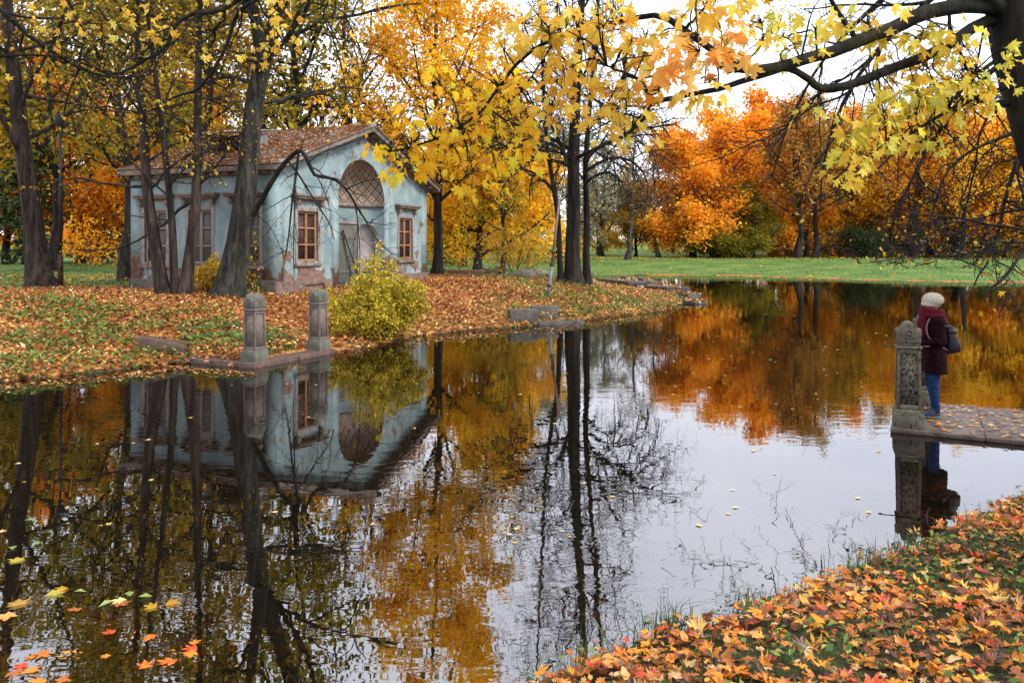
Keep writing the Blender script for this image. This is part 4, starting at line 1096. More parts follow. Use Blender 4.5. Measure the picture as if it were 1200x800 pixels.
def rock(name, label, p, s, seed, mat, group=None, rz=0, sq=(1, 1, 1)):
    rng = np.random.default_rng(seed)
    bm = bmesh.new(); bmesh.ops.create_icosphere(bm, subdivisions=3, radius=1)
    ax = unit(rng, 14); of = .55 + .35 * rng.random(14)
    for v in bm.verts:
        co = np.array(v.co); k = 1.0
        for a, o in zip(ax, of):
            dd = co @ a
            if dd > o: co = co - a * (dd - o) * .9
        v.co = co * s * np.array(sq) + rng.normal(0, .006, 3)
    me = bpy.data.meshes.new(name); bm.to_mesh(me); bm.free(); me.materials.append(mat)
    o = obj(name, me, None, p, rz); return tag(o, label, 'stone', group)
RG = 'stones of the rubble heap under the yellow sapling'
g0 = lambda px, py, dz=0: G(px, py) + np.array([0, 0, dz])
rock('boulder', 'rough pale boulder at the end of the rubble heap near the golden maple', g0(566, 318, .1), .55, 1, M['rubble'], RG, sq=(1.1, .8, .8))
rock('boulder', 'round-topped pale boulder standing behind the squared block', g0(588, 317, .25), .62, 2, M['rubble'], RG, sq=(1, .8, .9))
rock('boulder', 'low jagged stone beneath the stems of the yellow sapling', g0(612, 326, .1), .6, 3, M['rubble'], RG, sq=(1.4, .8, .7))
rock('boulder', 'long leaning grey stone at the rubble heap end by the leaning pole', g0(626, 324, .15), .6, 4, M['rubble'], RG, sq=(1.7, .7, .55))
rock('boulder', 'small dark stone at the waterline beside the outermost step', (*wat(810, 352.5), .03), .24, 5, M['slab_dark'], None, sq=(1.4, 1, .8))
t = thing('stone_block', 'squared grey stone block lying in front of the rubble heap', 'stone', g0(579, 321), R(-14), RG)
m = MB(); m.box(-.95, .95, -.35, .35, -.1, .42, taper=.95); m.build('block', M['rubble'], t, bevel=.04)
t = thing('timber_beam', 'reddish timber beam lying on the grass beside the golden maple', 'beam', g0(547, 322), R(3))
m = MB(); m.box(-1.0, .85, -.22, .22, -.05, .26); m.build('beam', mottled('red_timber', [(.3, (.07, .03, .018)), (.7, (.17, .08, .05))], 5, stretch=(.3, 3, 3)), t, bevel=.015)
# sunken steps in the bank
t = thing('bank_steps', 'sunken dark stone steps between two cheek stones in the leafy bank', 'steps', (*wat(627, 381), 0), R(12))
m = MB(); m.box(-.82, .08, -.1, .22, -.2, .50); m.build('cheek_wall', M['slab_dark'], t, bevel=.03)
m = MB(); m.box(.10, 1.02, .9, 1.12, -.2, .52); m.build('back_wall', M['slab_dark'], t, bevel=.03)
m = MB(); m.box(.09, 1.55, -.12, .45, -.2, .12); m.build('lower_step', M['slab_dark'], t, bevel=.02)
m = MB(); m.box(.09, .98, .46, .89, -.2, .28); m.build('upper_step', M['slab_dark'], t, bevel=.02)
rng = np.random.default_rng(5); n = 130
c = np.stack([rng.uniform(.1, 1.4, n), rng.uniform(-.1, .44, n), np.full(n, .14)], 1); k2 = rng.random(n) < .4; c[k2] = np.stack([rng.uniform(.1, .95, n), rng.uniform(.47, .88, n), np.full(n, .30)], 1)[k2]
mid = unit(rng, n); mid[:, 2] *= .3; nh = unit(rng, n) * .5; nh[:, 2] += 1
V, Fc, T = leaf_cloud(c, .08 + .07 * rng.random(n), mid, nh, T_DIA, rng); lo = obj('leaf_cover', make_mesh('leaf_cover', V, Fc, M['litter_isl'], tint=T), t); lo['kind'] = 'stuff'

# ducks on the slab
def duck(p, rz, label, mat):
    t = thing('duck', label, 'duck', p, rz, 'ducks on the far stone slab')
    m = MB()
    rings = []
    for x, z, ry, rzz in [(-.24, .20, .012, .012), (-.17, .165, .06, .05), (-.06, .13, .105, .095), (.06, .13, .11, .10), (.14, .16, .075, .085), (.175, .22, .042, .05), (.19, .275, .038, .04),
                          (.205, .315, .048, .045), (.235, .325, .042, .04), (.262, .316, .022, .02), (.30, .306, .02, .009), (.325, .303, .012, .005)]:
        a = np.arange(10) * math.pi / 5
        rings.append(np.stack([np.full(10, x), ry * np.cos(a), z + rzz * np.sin(a)], 1))
    m.loft(rings); body = m.build('body', mat, t, smooth_=True)
    for s in (-1, 1):
        m = MB(); m.tube([(-.15, s * .07, .17), (-.02, s * .105, .16), (.10, s * .085, .16)], [.02, .055, .02], 8); m.build('wing', mat, t, smooth_=True)
        m = MB(); m.tube([(.02, s * .04, .06), (.02, s * .04, .0)], [.008, .008], 5); m.box(.01, .07, s * .04 - .02, s * .04 + .02, -.005, .008); m.build('leg', M['maple_orange'] if False else M['rust'], t)
M['duck_brown'] = mottled('brown_feathers', [(.3, (.04, .03, .025)), (.7, (.16, .115, .085))], 18)
M['duck_dark'] = mottled('dark_feathers', [(.3, (.03, .03, .035)), (.7, (.13, .12, .13))], 12)
a = np.array(quad((702, 333), (737, 337), 2.2)); sl = lambda u, v: tuple((a[0] * (1 - u) + a[1] * u) * (1 - v) + (a[3] * (1 - u) + a[2] * u) * v) + (.36,)
duck(sl(.30, .5), R(165), 'grey-brown duck resting on the inner half of the dark stone slab', M['duck_brown'])
duck(sl(.85, .5), R(15), 'dark duck near the outer end of the dark stone slab', M['duck_dark'])

# poles
p = G(71, 338); hp = 5.6
t = thing('lamp_post', 'thin black lamp post with thick lower sleeve beside the dark leaning trunk', 'lamp post', p)
M['lamp_black'] = mottled('black_paint', [(.3, (.010, .012, .015)), (.7, (.03, .032, .036))], 8, rough=.45)
m = MB(); m.tube([(0, 0, -.1), (0, 0, 1.15), (0, 0, 1.2)], [.085, .085, .05], 12); m.box(-.088, .088, -.09, -.06, .62, 1.0); m.build('base_sleeve', M['rust'], t)
m = MB(); m.tube([(0, 0, 1.18), (0, 0, hp)], [.052, .042], 10); m.build('pole', M['lamp_black'], t)
m = MB(); m.tube([(0, 0, hp), (0, 0, hp + .08), (0, 0, hp + .1), (0, 0, hp + .42), (0, 0, hp + .5), (0, 0, hp + .56)], [.05, .09, .11, .19, .17, .02], 10); m.build('lantern', M['lamp_black'], t)
p = G(642, 349); tp = at(655.5, 234, p[1] + .6)
t = thing('pole', 'thin rusty metal pole leaning beside the twin bare trunks', 'pole', p)
m = MB(); d = tp - p; m.tube([d * -.03, d * .34], [.075, .068], 10); m.build('lower_tube', mottled('blue_grey_steel', [(.3, (.07, .08, .10)), (.7, (.20, .22, .25))], 6, rough=.5), t)
m = MB(); m.tube([d * .335, d], [.055, .05], 10); m.build('upper_tube', mottled('rusty_steel', [(.3, (.08, .045, .04)), (.7, (.22, .13, .11))], 5, stretch=(3, 3, .6)), t)
for q in (.12, .33, .46):
    m = MB(); m.tube([d * (q - .012), d * (q + .012)], [.095, .095], 10); m.build('clamp', M['lamp_black'], t)

# ================================================================== TREES NEAR THE PAVILION
def px_line(pts, d0, d1=None):
    """polyline through photo points at a depth running from d0 to d1"""
    d1 = d0 if d1 is None else d1
    return np.array([at(x, y, d0 + (d1 - d0) * i / max(1, len(pts) - 1)) for i, (x, y) in enumerate(pts)])

def leafing(t, rng, c, size, mat, spread, tmpl=T_DIA, droop=.4, name='crown', up=.6, curl=.25, tintf=None):
    c = c + rng.normal(0, spread, c.shape); n = len(c)
    mid = unit(rng, n); mid[:, 2] -= droop; nh = unit(rng, n); nh[:, 2] += up
    V, Fc, T = leaf_cloud(c, size * (.6 + .8 * rng.random(n)), mid, nh, tmpl, rng, curl=curl, tint=tintf)
    return obj(name, make_mesh(name, V, Fc, mat, tint=T), t)

def high_crown(t, rng, P, zlo, per, mat, size, spread, zhi=1e9):
    """denser leaves where the twigs stand high"""
    c = sites(rng, P, per, .1); c = c[(c[:, 2] > zlo + rng.normal(0, .8, len(c))) & (c[:, 2] < zhi)]
    return leafing(t, rng, c, size, mat, spread, up=.5)

def stem(base, pts, d0, d1, r0, r1, fl, m=24, fh=.05):
    P = resample(px_line(pts, d0, d1) if not isinstance(pts, np.ndarray) else pts, m) - base
    return P[None], flare(None, r0, r1, m, fl, fh)[None]

# leftmost dark trunk
def tree_left():
    rng = np.random.default_rng(11)
    b = G(48, 338); d = b[1]
    t = thing('park_tree', 'thick dark leaning trunk with bare limbs at the pond edge, beside the black lamp post', 'tree', b)
    P0, R0 = stem(b, [(50, 340), (42, 290), (36, 240), (28, 180), (18, 100), (8, 0), (0, -110), (-6, -240)], d, d, .39, .11, 1.5)
    P1, R1 = kids(rng, P0, R0, 15, .40, .97, .40, 62, .34, 9, .16, .05, lv=.3, taper=.35)
    P2, R2 = kids(rng, P1, R1, 8, .15, 1, .45, 50, .6, 7, .2, -.1, rmin=.009)
    P3, R3 = kids(rng, P2, R2, 5, .15, 1, .5, 45, .6, 5, .22, -.15, rmin=.006)
    obj('trunk', wood_mesh('trunk', [(P0, R0, 14), (P1, R1, 6), (P2, R2, 4), (P3, R3, 3)], M['bark_brown']), t)
    leafing(t, rng, sites(rng, P3, 3, .2), .12, M['leaf_ochre'], .16)
    high_crown(t, rng, P3, 9.5, 13, M['leaf_ochre'], .20, .25)
tree_left()

def tree_triple():
    rng = np.random.default_rng(12)
    b = G(205, 347); d = b[1]
    t = thing('park_tree', 'tree of three slender brown trunks spreading from one foot in front of the pavilion side', 'tree', b)
    specs = [([(192, 348), (186, 310), (178, 265), (172, 215), (168, 150), (164, 90), (160, 20), (154, -90), (148, -190)], .20, .05, 'bark_brown'),
             ([(206, 346), (204, 310), (201, 255), (195, 195), (188, 130), (180, 75), (172, 10), (160, -80)], .125, .035, 'bark_dark'),
             ([(217, 348), (222, 305), (228, 255), (231, 190), (232, 110), (234, 30), (236, -70), (236, -190)], .19, .05, 'bark_brown')]
    for pts, r0, r1, bm_ in specs:
        P0, R0 = stem(b, pts, d, d + rng.normal(0, .6), r0, r1, 1.35)
        P1, R1 = kids(rng, P0, R0, 12, .30, .97, .26, 60, .36, 8, .18, .0, lv=.4, taper=.3)
        P2, R2 = kids(rng, P1, R1, 7, .15, 1, .5, 50, .6, 6, .2, -.1, rmin=.007)
        P3, R3 = kids(rng, P2, R2, 4, .15, 1, .5, 45, .6, 4, .2, -.2, rmin=.0045)
        o = obj('trunk', wood_mesh('trunk', [(P0, R0, 12), (P1, R1, 5), (P2, R2, 3), (P3, R3, 3)], M[bm_]), t)
        leafing(t, rng, sites(rng, P3, 3, .2), .085, M['leaf_ochre'], .14, name='crown')
        high_crown(t, rng, P3, 8.8, 20, M['leaf_olive'], .17, .28)
tree_triple()

def tree_mossy():
    rng = np.random.default_rng(13)
    b = G(270, 348); d = b[1]
    t = thing('park_tree', 'big mossy trunk with a snapped drooping limb in front of the pavilion corner', 'tree', b)
    P0, R0 = stem(b, [(268, 350), (274, 315), (281, 275), (288, 225), (293, 170), (299, 115), (312, 60), (332, 0), (352, -70), (368, -160), (375, -260)], d, d + 1.0, .39, .14, 1.4, 30, .07)
    Pb, Rb = stem(b, [(306, 80), (303, 40), (296, 0), (290, -60), (282, -150)], d + .2, d - 1.0, .22, .06, 1.0, 14)
    P1, R1 = kids(rng, P0, R0, 12, .45, .97, .36, 60, .34, 9, .15, .1, taper=.3)
    P1b, R1b = kids(rng, Pb, Rb, 6, .3, 1, .6, 50, .4, 9, .15, .1)
    P1 = np.concatenate([P1, P1b]); R1 = np.concatenate([R1, R1b])
    P2, R2 = kids(rng, P1, R1, 8, .15, 1, .45, 50, .6, 7, .2, -.1, rmin=.009)
    P3, R3 = kids(rng, P2, R2, 5, .15, 1, .5, 45, .6, 5, .22, -.2, rmin=.005)
    obj('trunk', wood_mesh('trunk', [(P0, R0, 18), (Pb, Rb, 10), (P1, R1, 6), (P2, R2, 4), (P3, R3, 3)], M['bark_moss']), t)
    # the snapped limb: arch and everything that hangs from it
    D = d - .4
    main = [([(296, 252), (305, 238), (317, 216), (330, 196), (341, 184), (350, 177), (356, 180), (361, 189)], D, D - .9, .085, .055, 7),
            ([(358, 183), (364, 196), (370, 206), (384, 208), (398, 214), (410, 228), (421, 247), (432, 262), (437, 257)], D - .9, D - 1.5, .058, .02, 6),
            ([(350, 178), (347, 205), (342, 240), (339, 270), (334, 303), (330, 290)], D - .7, D - 1.0, .04, .012, 5),
            ([(338, 189), (350, 205), (362, 224), (374, 243), (386, 262), (392, 281)], D - .6, D - 1.3, .035, .012, 5),
            ([(352, 178), (356, 165), (362, 150), (372, 138)], D - .9, D - 1.2, .02, .006, 4),
            ([(346, 205), (345, 250), (344, 300), (345, 322)], D - .9, D - 1.0, .022, .010, 4),
            ([(417, 238), (420, 270), (422, 305), (418, 350)], D - 1.4, D - 1.6, .02, .008, 4),
            ([(421, 245), (436, 272), (450, 290), (466, 300), (478, 302)], D - 1.4, D - 2.0, .018, .006, 4),
            ([(405, 222), (430, 212), (452, 210), (470, 212)], D - 1.4, D - 2.2, .016, .005, 4),
            ([(372, 207), (382, 230), (388, 255), (380, 270)], D - 1.1, D - 1.5, .016, .005, 4),
            ([(362, 190), (380, 178), (410, 168), (435, 160), (437, 150)], D - 1., D - 1.8, .016, .005, 4),
            ([(300, 250), (318, 268), (333, 300)], D, D - .8, .016, .006, 4)]
    lv, A = [], []
    for pts, d0, d1, r0, r1, sd in main:
        P, Rr = stem(b, pts, d0, d1, r0, r1, 1.0, 14)
        lv.append((P, Rr, sd)); A.append((P, Rr))
    PA = np.concatenate([a[0] for a in A[1:]]); RA = np.concatenate([a[1] for a in A[1:]])
    Q, QR = kids(rng, PA, RA, 8, .1, 1, .5, 50, .5, 7, .22, -.25, lv=.5, rmin=.006)
    Q2, QR2 = kids(rng, Q, QR, 4, .15, 1, .55, 45, .6, 5, .22, -.2, rmin=.004)
    lv += [(Q, QR, 4), (Q2, QR2, 3)]
    obj('broken_limb', wood_mesh('broken_limb', lv, M['bark_black_moss']), t)
    leafing(t, rng, np.concatenate([sites(rng, P3, 3, .3), sites(rng, Q2, 1, .3)[::3]]), .085, M['leaf_ochre'], .1)
    high_crown(t, rng, P3, 9.5, 14, M['leaf_olive'], .19, .3)
tree_mossy()

def tree_golden():
    rng = np.random.default_rng(14)
    b = G(512, 323); d = b[1]
    t = thing('maple_tree', 'tall golden maple with dark trunk just behind the right end of the pavilion', 'maple', b)
    P0, R0 = stem(b, [(512, 325), (514, 285), (513, 240), (516, 190), (513, 140), (508, 80), (512, 20), (508, -40), (506, -90)], d, d, .25, .06, 1.4)
    lo = px_line([(513, 240), (500, 215), (484, 190), (462, 160)], d); l4 = px_line([(513, 225), (490, 190), (460, 150), (425, 120), (405, 100)], d, d + .5); l5 = px_line([(512, 170), (490, 120), (465, 80), (440, 40)], d, d - 1); l2 = px_line([(515, 200), (526, 160), (540, 110), (556, 60)], d, d + 1); l3 = px_line([(516, 235), (530, 222), (548, 205), (575, 190)], d, d - 1)
    B = np.stack([resample(x, 9) - b for x in (lo, l2, l3, l4, l5)]); BR = np.repeat(np.linspace(.10, .03, 9)[None], 5, 0)
    P1, R1 = kids(rng, P0, R0, 26, .24, .98, .36, 60, .4, 9, .10, .28, lv=.25, taper=.55)
    P1 = np.concatenate([P1, B]); R1 = np.concatenate([R1, BR])
    P2, R2 = kids(rng, P1, R1, 8, .2, 1, .42, 48, .6, 6, .14, .0)
    P3, R3 = kids(rng, P2, R2, 5, .2, 1, .5, 45, .6, 4, .18, -.1, rmin=.006)
    obj('trunk', wood_mesh('trunk', [(P0, R0, 14), (P1, R1, 6), (P2, R2, 4), (P3, R3, 3)], M['bark_dark']), t)
    leafing(t, rng, np.concatenate([sites(rng, P3, 15, .1), sites(rng, P2, 7, .4)]), .24, M['leaf_gold'], .26, tmpl=T_DIA, up=.9, droop=.35)
tree_golden()

def tree_twin():
    rng = np.random.default_rng(15)
    b = G(672, 333); d = b[1]
    t = thing('park_tree', 'bare dark tree with three close trunks and drooping branches standing on the point', 'tree', b)
    sp = [([(672, 334), (671, 300), (673, 250), (672, 200), (673, 150), (676, 90), (680, 30), (684, -50), (690, -160)], .37, .11, 1.35, d),
          ([(688, 333), (687, 300), (688, 250), (686, 200), (689, 150), (694, 90), (700, 20), (704, -60), (706, -150)], .175, .045, 1.3, d + .6),
          ([(657, 333), (656, 300), (654, 255), (648, 215), (641, 170), (637, 110), (635, 50), (632, -10), (628, -110)], .135, .035, 1.3, d - .4)]
    lv, L1 = [], []
    for pts, r0, r1, fl, dd in sp:
        P, Rr = stem(b, pts, dd, dd, r0, r1, fl, 24); lv.append((P, Rr, 12)); L1.append((P, Rr))
    PT = np.concatenate([x[0] for x in L1]); RT = np.concatenate([x[1] for x in L1])
    P1, R1 = kids(rng, PT, RT, 18, .32, .98, .30, 62, .36, 9, .17, -.05, lv=.45, taper=.35)
    # drooping limbs towards the water
    ex = [[(688, 200), (704, 190), (722, 184), (742, 190), (756, 206), (760, 226), (752, 250)], [(688, 185), (706, 170), (728, 160), (752, 168), (768, 186), (772, 214)],
          [(686, 215), (700, 205), (716, 203), (728, 214), (734, 232)], [(672, 190), (650, 170), (628, 165), (606, 175)], [(690, 150), (716, 130), (744, 124), (768, 136), (784, 160)],
          [(650, 225), (630, 205), (612, 200), (598, 208)], [(673, 120), (652, 95), (630, 85), (606, 88)]]
    E = np.stack([resample(px_line(x, d, d + rng.uniform(-3, 1.5)), 9) - b for x in ex]); ER = np.repeat(np.linspace(.09, .02, 9)[None], len(ex), 0)
    P1 = np.concatenate([P1, E]); R1 = np.concatenate([R1, ER])
    P2, R2 = kids(rng, P1, R1, 11, .15, 1, .5, 52, .6, 7, .2, -.45, lv=.4, rmin=.013)
    P3, R3 = kids(rng, P2, R2, 7, .1, 1, .55, 45, .6, 6, .22, -.45, rmin=.009)
    lv += [(P1, R1, 5), (P2, R2, 4), (P3, R3, 3)]
    obj('trunk', wood_mesh('trunk', lv, M['bark_dark']), t)
    leafing(t, rng, sites(rng, P3, 1, .3)[::2], .11, M['leaf_ochre'], .08)
tree_twin()

# yellow-green shrub by the landing
def shrub(name, label, b, w, h, n1, mat, seed, lsz, per, group=None, cat='shrub'):
    rng = np.random.default_rng(seed)
    t = thing(name, label, cat, b, 0, group)
    st = n1; a = rng.random(st) * 6.28; q = np.sqrt(rng.random(st))
    P0 = np.zeros((st, 7, 3)); s = np.linspace(0, 1, 7)
    P0[:, :, 0] = (np.cos(a) * q * w * .5)[:, None] * s[None] ** .8; P0[:, :, 1] = (np.sin(a) * q * w * .5)[:, None] * s[None] ** .8
    P0[:, :, 2] = (h * (1.0 - .45 * q ** 2) * rng.uniform(.55, 1.12, st))[:, None] * (s[None] - .22 * s[None] ** 2.5 * q[:, None]) / .9
    P0 += np.cumsum(rng.normal(0, .015 * h, P0.shape), 1) * s[None, :, None]
    R0 = np.repeat((.012 * np.linspace(1.3, .35, 7))[None], st, 0)
    P1, R1 = kids(rng, P0, R0, 8, .2, 1, .36, 50, .6, 5, .15, -.05, rmin=.004)
    P2, R2 = kids(rng, P1, R1, 5, .1, 1, .55, 50, .6, 4, .2, -.15, rmin=.003)
    obj('stems', wood_mesh('stems', [(P0, R0, 5), (P1, R1, 3), (P2, R2, 3)], M['bark_dark']), t)
    leafing(t, rng, np.concatenate([sites(rng, P2, per, .05), sites(rng, P1, per, .3)]), lsz, mat, lsz * .8, up=1.0, name='foliage')
    return t
sbx = G(443, 401)
shrub('shrub', 'dense yellow-green shrub overhanging the water beside the granite post', (sbx[0] - .12, sbx[1] + .85, sbx[2]), 2.6, 1.8, 56, M['leaf_shrub'], 21, .075, 9)
yb = G(604, 325)
shrub('sapling', 'yellow sapling with wispy branches growing out of the rubble heap', yb, 3.8, 3.1, 15, M['leaf_yellow'], 22, .14, 2, cat='sapling')
yb = G(538, 321); shrub('sapling', 'thin sapling with few orange leaves beside the timber beam', yb, 1.6, 4.2, 6, M['leaf_gold'], 23, .16, 2, cat='sapling')
yb = G(293, 346); shrub('sapling', 'small green-yellow sapling sprouting at the pavilion wall beside the mossy trunk', (yb[0] + .25, yb[1] + .8, yb[2]), .7, 1.9, 7, M['leaf_shrub'], 24, .13, 4, cat='sapling')
yb = G(232, 345); shrub('sapling', 'yellow sapling behind the three slender trunks at the foot of the pavilion side', (yb[0], yb[1] + .5, yb[2]), 1.5, 1.3, 9, M['leaf_yellow'], 25, .12, 3, cat='sapling')

# ================================================================== WOODS BEHIND
# left: olive and ochre trees behind the pavilion
LG = 'trees of the wood behind the pavilion'
plant('conifer', 0, 30, 58, 15, 'leaf_conifer', 'dark green conifer at the left edge behind the leaning trunk', 'conifer', LG)
plant('conifer', 1, 112, 70, 15, 'leaf_conifer', 'dark green conifer between the lamp post and the pavilion', 'conifer', LG)
plant('maple', 0, 94, 64, 16, 'leaf_flame', 'fiery red-orange maple glowing behind the black lamp post', 'maple', LG)
plant('maple', 1, 150, 60, 11, 'leaf_orange', 'low orange maple close behind the left end of the pavilion', 'maple', LG)
plant('tall', 0, 148, 34.5, 17, 'leaf_olive', 'dark-trunked tree right at the left rear corner of the pavilion', 'tree', LG, py=322)
plant('tall', 1, 245, 41, 20, 'leaf_ochre', 'ochre-leaved tall tree behind the left half of the pavilion roof', 'tree', LG)
plant('tall', 2, 352, 44, 21, 'leaf_olive', 'olive tall tree behind the pavilion gable ridge', 'tree', LG)
plant('bare', 0, 390, 47, 19, 'leaf_rust', 'nearly bare thin tree between the gable and the golden maple', 'tree', LG)
plant('tall', 0, 205, 56, 21, 'leaf_ochre', 'tall ochre tree far behind the three slender trunks', 'tree', LG, rz=2.2)
plant('tall', 2, 60, 47, 20, 'leaf_olive', 'tall olive tree behind the leaning trunk and lamp post', 'tree', LG, rz=1.1)
plant('tall', 0, -30, 44, 20, 'leaf_ochre', 'tall ochre tree at the left edge of the wood', 'tree', LG, rz=3.3)
plant('bare', 1, 330, 52, 20, 'leaf_olive', 'thin half-bare tree above the middle of the pavilion roof', 'tree', LG)
plant('bare', 2, 430, 62, 22, 'leaf_olive', 'grey half-bare tree behind the golden maple crown', 'tree', LG)
plant('maple', 0, 215, 64, 15, 'leaf_orange', 'orange maple far behind the left half of the pavilion roof', 'maple', LG, rz=2)
plant('maple', 2, 8, 62, 13, 'leaf_ochre', 'broad ochre maple behind the leftmost conifer', 'maple', LG)
# centre
CG = 'trees across the meadow in the middle distance'
plant('maple', 0, 560, 62, 15, 'leaf_gold', 'golden maple on the meadow behind the tall golden maple', 'maple', CG, rz=1.0)
plant('tall', 0, 588, 58, 13, 'leaf_olive', 'dark leaning trunk with olive leaves on the meadow right of the golden maple', 'tree', CG, rz=.6)
plant('maple', 2, 545, 75, 9, 'leaf_olive', 'low olive tree behind the thin sapling', 'tree', CG)
plant('maple', 1, 520, 80, 10, 'leaf_olive', 'rounded olive tree beyond the golden maple trunk', 'tree', CG, rz=2)
plant('willow', 0, 655, 90, 16, 'leaf_silver', 'broad silver-grey willow behind the twin bare trunks', 'willow', CG, wide=1.2)
plant('willow', 1, 705, 102, 15, 'leaf_silver', 'silver willow farther off, right of the twin bare trunks', 'willow', CG, wide=1.2, rz=1)
plant('maple', 1, 620, 84, 9, 'leaf_yellow', 'small yellow tree on the meadow above the rubble heap', 'tree', CG, rz=3)
plant('bare', 0, 735, 88, 16, 'leaf_rust', 'bare grey-brown tree behind the drooping branches of the point', 'tree', CG, bark='bark_grey')
plant('bare', 1, 772, 96, 15, 'leaf_rust', 'bare brown tree just left of the orange maples', 'tree', CG, bark='bark_grey', rz=1)
plant('maple', 2, 745, 100, 9, 'leaf_ochre', 'low ochre tree across the pond between bare trees', 'tree', CG, rz=4)
plant('maple', 0, 700, 112, 8, 'leaf_yellow', 'low yellow tree across the pond behind the twin bare trunks', 'tree', CG, rz=5)
plant('bare', 2, 610, 98, 16, 'leaf_rust', 'bare tree standing behind the yellow sapling', 'tree', CG, bark='bark_grey', rz=5)
# right: the orange row across the pond
OG = 'trees of the orange row across the pond'
plant('maple', 0, 812, 86, 13.5, 'leaf_orange', 'bright orange maple at the left end of the row across the pond', 'maple', OG, wide=1.15)
plant('maple', 1, 858, 90, 16.5, 'leaf_orange', 'tall orange maple second in the row across the pond', 'maple', OG, rz=.4, wide=1.1)
plant('maple', 2, 905, 95, 18.5, 'leaf_flame', 'tallest red-orange maple of the row across the pond', 'maple', OG, rz=1.7, wide=1.1)
plant('maple', 0, 884, 83, 7.5, 'leaf_olive', 'low olive-brown tree before the orange row, above the green bushes', 'tree', OG, rz=2.9)
plant('maple', 1, 945, 84, 10.5, 'leaf_orange', 'smaller orange maple before dark trunks in the row', 'maple', OG, rz=3.5)
plant('tall', 0, 934, 80, 17, 'leaf_rust', 'thick dark trunk with rusty leaves at the meadow edge across the pond', 'tree', OG, rz=.3, wide=1.2)
plant('tall', 1, 955, 82, 18, 'leaf_ochre', 'dark trunk with ochre leaves beside the thick rusty tree across the pond', 'tree', OG, rz=4.2)
plant('maple', 2, 985, 98, 17, 'leaf_orange', 'deep orange maple behind the hanging twigs across the pond', 'maple', OG, rz=5.1)
plant('tall', 2, 1022, 92, 18, 'leaf_ochre', 'ochre tree above the dark green bush across the pond', 'tree', OG, rz=2.0)
plant('maple', 1, 1062, 88, 15, 'leaf_gold', 'golden-orange maple glowing behind the drooping twigs', 'maple', OG, rz=5.7, wide=1.1)
plant('maple', 0, 1118, 84, 14.5, 'leaf_orange', 'orange maple left of the near black trunk across the pond', 'maple', OG, rz=4.4, wide=1.2)
plant('tall', 0, 1072, 80, 17, 'leaf_orange', 'dark trunk in front of the glowing golden-orange maple', 'tree', OG, rz=5.0)
plant('tall', 1, 1130, 78, 17, 'leaf_gold', 'dark trunk before the orange maple near the right edge', 'tree', OG, rz=.9)
plant('maple', 2, 1175, 82, 14, 'leaf_gold', 'golden-yellow tree behind the near black trunk', 'tree', OG, rz=.2)
plant('maple', 1, 1235, 80, 15, 'leaf_rust', 'rust-coloured maple at the right edge across the pond', 'maple', OG, rz=3.0)
plant('tall', 2, 1195, 96, 20, 'leaf_ochre', 'tall ochre tree at the right edge behind the golden-yellow tree', 'tree', OG, rz=3.9)
plant('maple', 0, 1010, 108, 17, 'leaf_ochre', 'ochre maple deep in the wood across the pond', 'maple', OG, rz=2.6)
plant('maple', 1, 1090, 100, 16, 'leaf_orange', 'bright orange maple between two dark trunks behind the drooping twigs', 'maple', OG, rz=2.2, wide=1.2)
plant('maple', 2, 1150, 104, 17, 'leaf_gold', 'tall golden maple behind the dark trunks near the right edge', 'maple', OG, rz=1.2, wide=1.2)
plant('maple', 0, 835, 100, 13, 'leaf_gold', 'golden maple peeping between the first two orange maples', 'maple', OG, rz=3.1, wide=1.2)
plant('maple', 1, 925, 108, 17, 'leaf_orange', 'orange maple behind the tallest red-orange one', 'maple', OG, rz=4.4, wide=1.2)
plant('maple', 2, 1300, 86, 16, 'leaf_orange', 'orange maple just outside the right edge across the pond', 'maple', OG, rz=1.0)
BG = 'bushes along the meadow edge across the pond'
plant('bush', 0, 838, 82, 4.4, 'leaf_green', 'dark green bush under the left end of the orange row', 'shrub', BG, wide=1.2)
plant('bush', 1, 872, 80, 4.8, 'leaf_olive', 'olive green bush under the second orange maple', 'shrub', BG, wide=1.2)
plant('bush', 2, 1021, 84, 5.2, 'leaf_conifer', 'round blue-green bush between dark trunks across the pond', 'shrub', BG)
plant('bush', 0, 975, 88, 3.4, 'leaf_green', 'small dark green bush beside the round blue-green one', 'shrub', BG, rz=2)
plant('bush', 1, 1165, 80, 3.6, 'leaf_olive', 'low olive bush near the right edge of the meadow', 'shrub', BG, rz=1)

# distant woodland seen between the trees, and the brown undergrowth along the meadow edge
def mass(name, label, n, f, size, mat, seed, cat):
    rng = np.random.default_rng(seed)
    c = f(rng, n); mid = unit(rng, n); nh = unit(rng, n); nh[:, 2] += .5
    V, Fc, T = leaf_cloud(c, size * (.6 + .8 * rng.random(n)), mid, nh, T_DIA, rng)
    return tag(obj(name, make_mesh(name, V, Fc, mat, tint=T)), label, cat, kind='stuff')
def wood_pts(x0, x1, d0, d1, h):
    def f(rng, n):
        px = rng.uniform(x0, x1, n); d = rng.uniform(d0, d1, n)
        top = h * (.62 + .25 * np.sin(px * .045 + 1) + .18 * np.sin(px * .13) + .1 * np.sin(px * .31))
        x = (px - 600) / F * d
        z = height(x, d) + np.clip(top, 2, None) * rng.random(n) ** .8
        return np.stack([x, d, z], 1)
    return f
mass('distant_woodland', 'dull brown and ochre wood far beyond the meadow', 26000, wood_pts(-300, 1500, 125, 165, 17), .9, M['leaf_ochre'], 41, 'wood')
mass('distant_woodland', 'dull olive wood far behind the pavilion', 6500, wood_pts(-300, 620, 88, 124, 12), .8, M['leaf_ochre'], 42, 'wood')
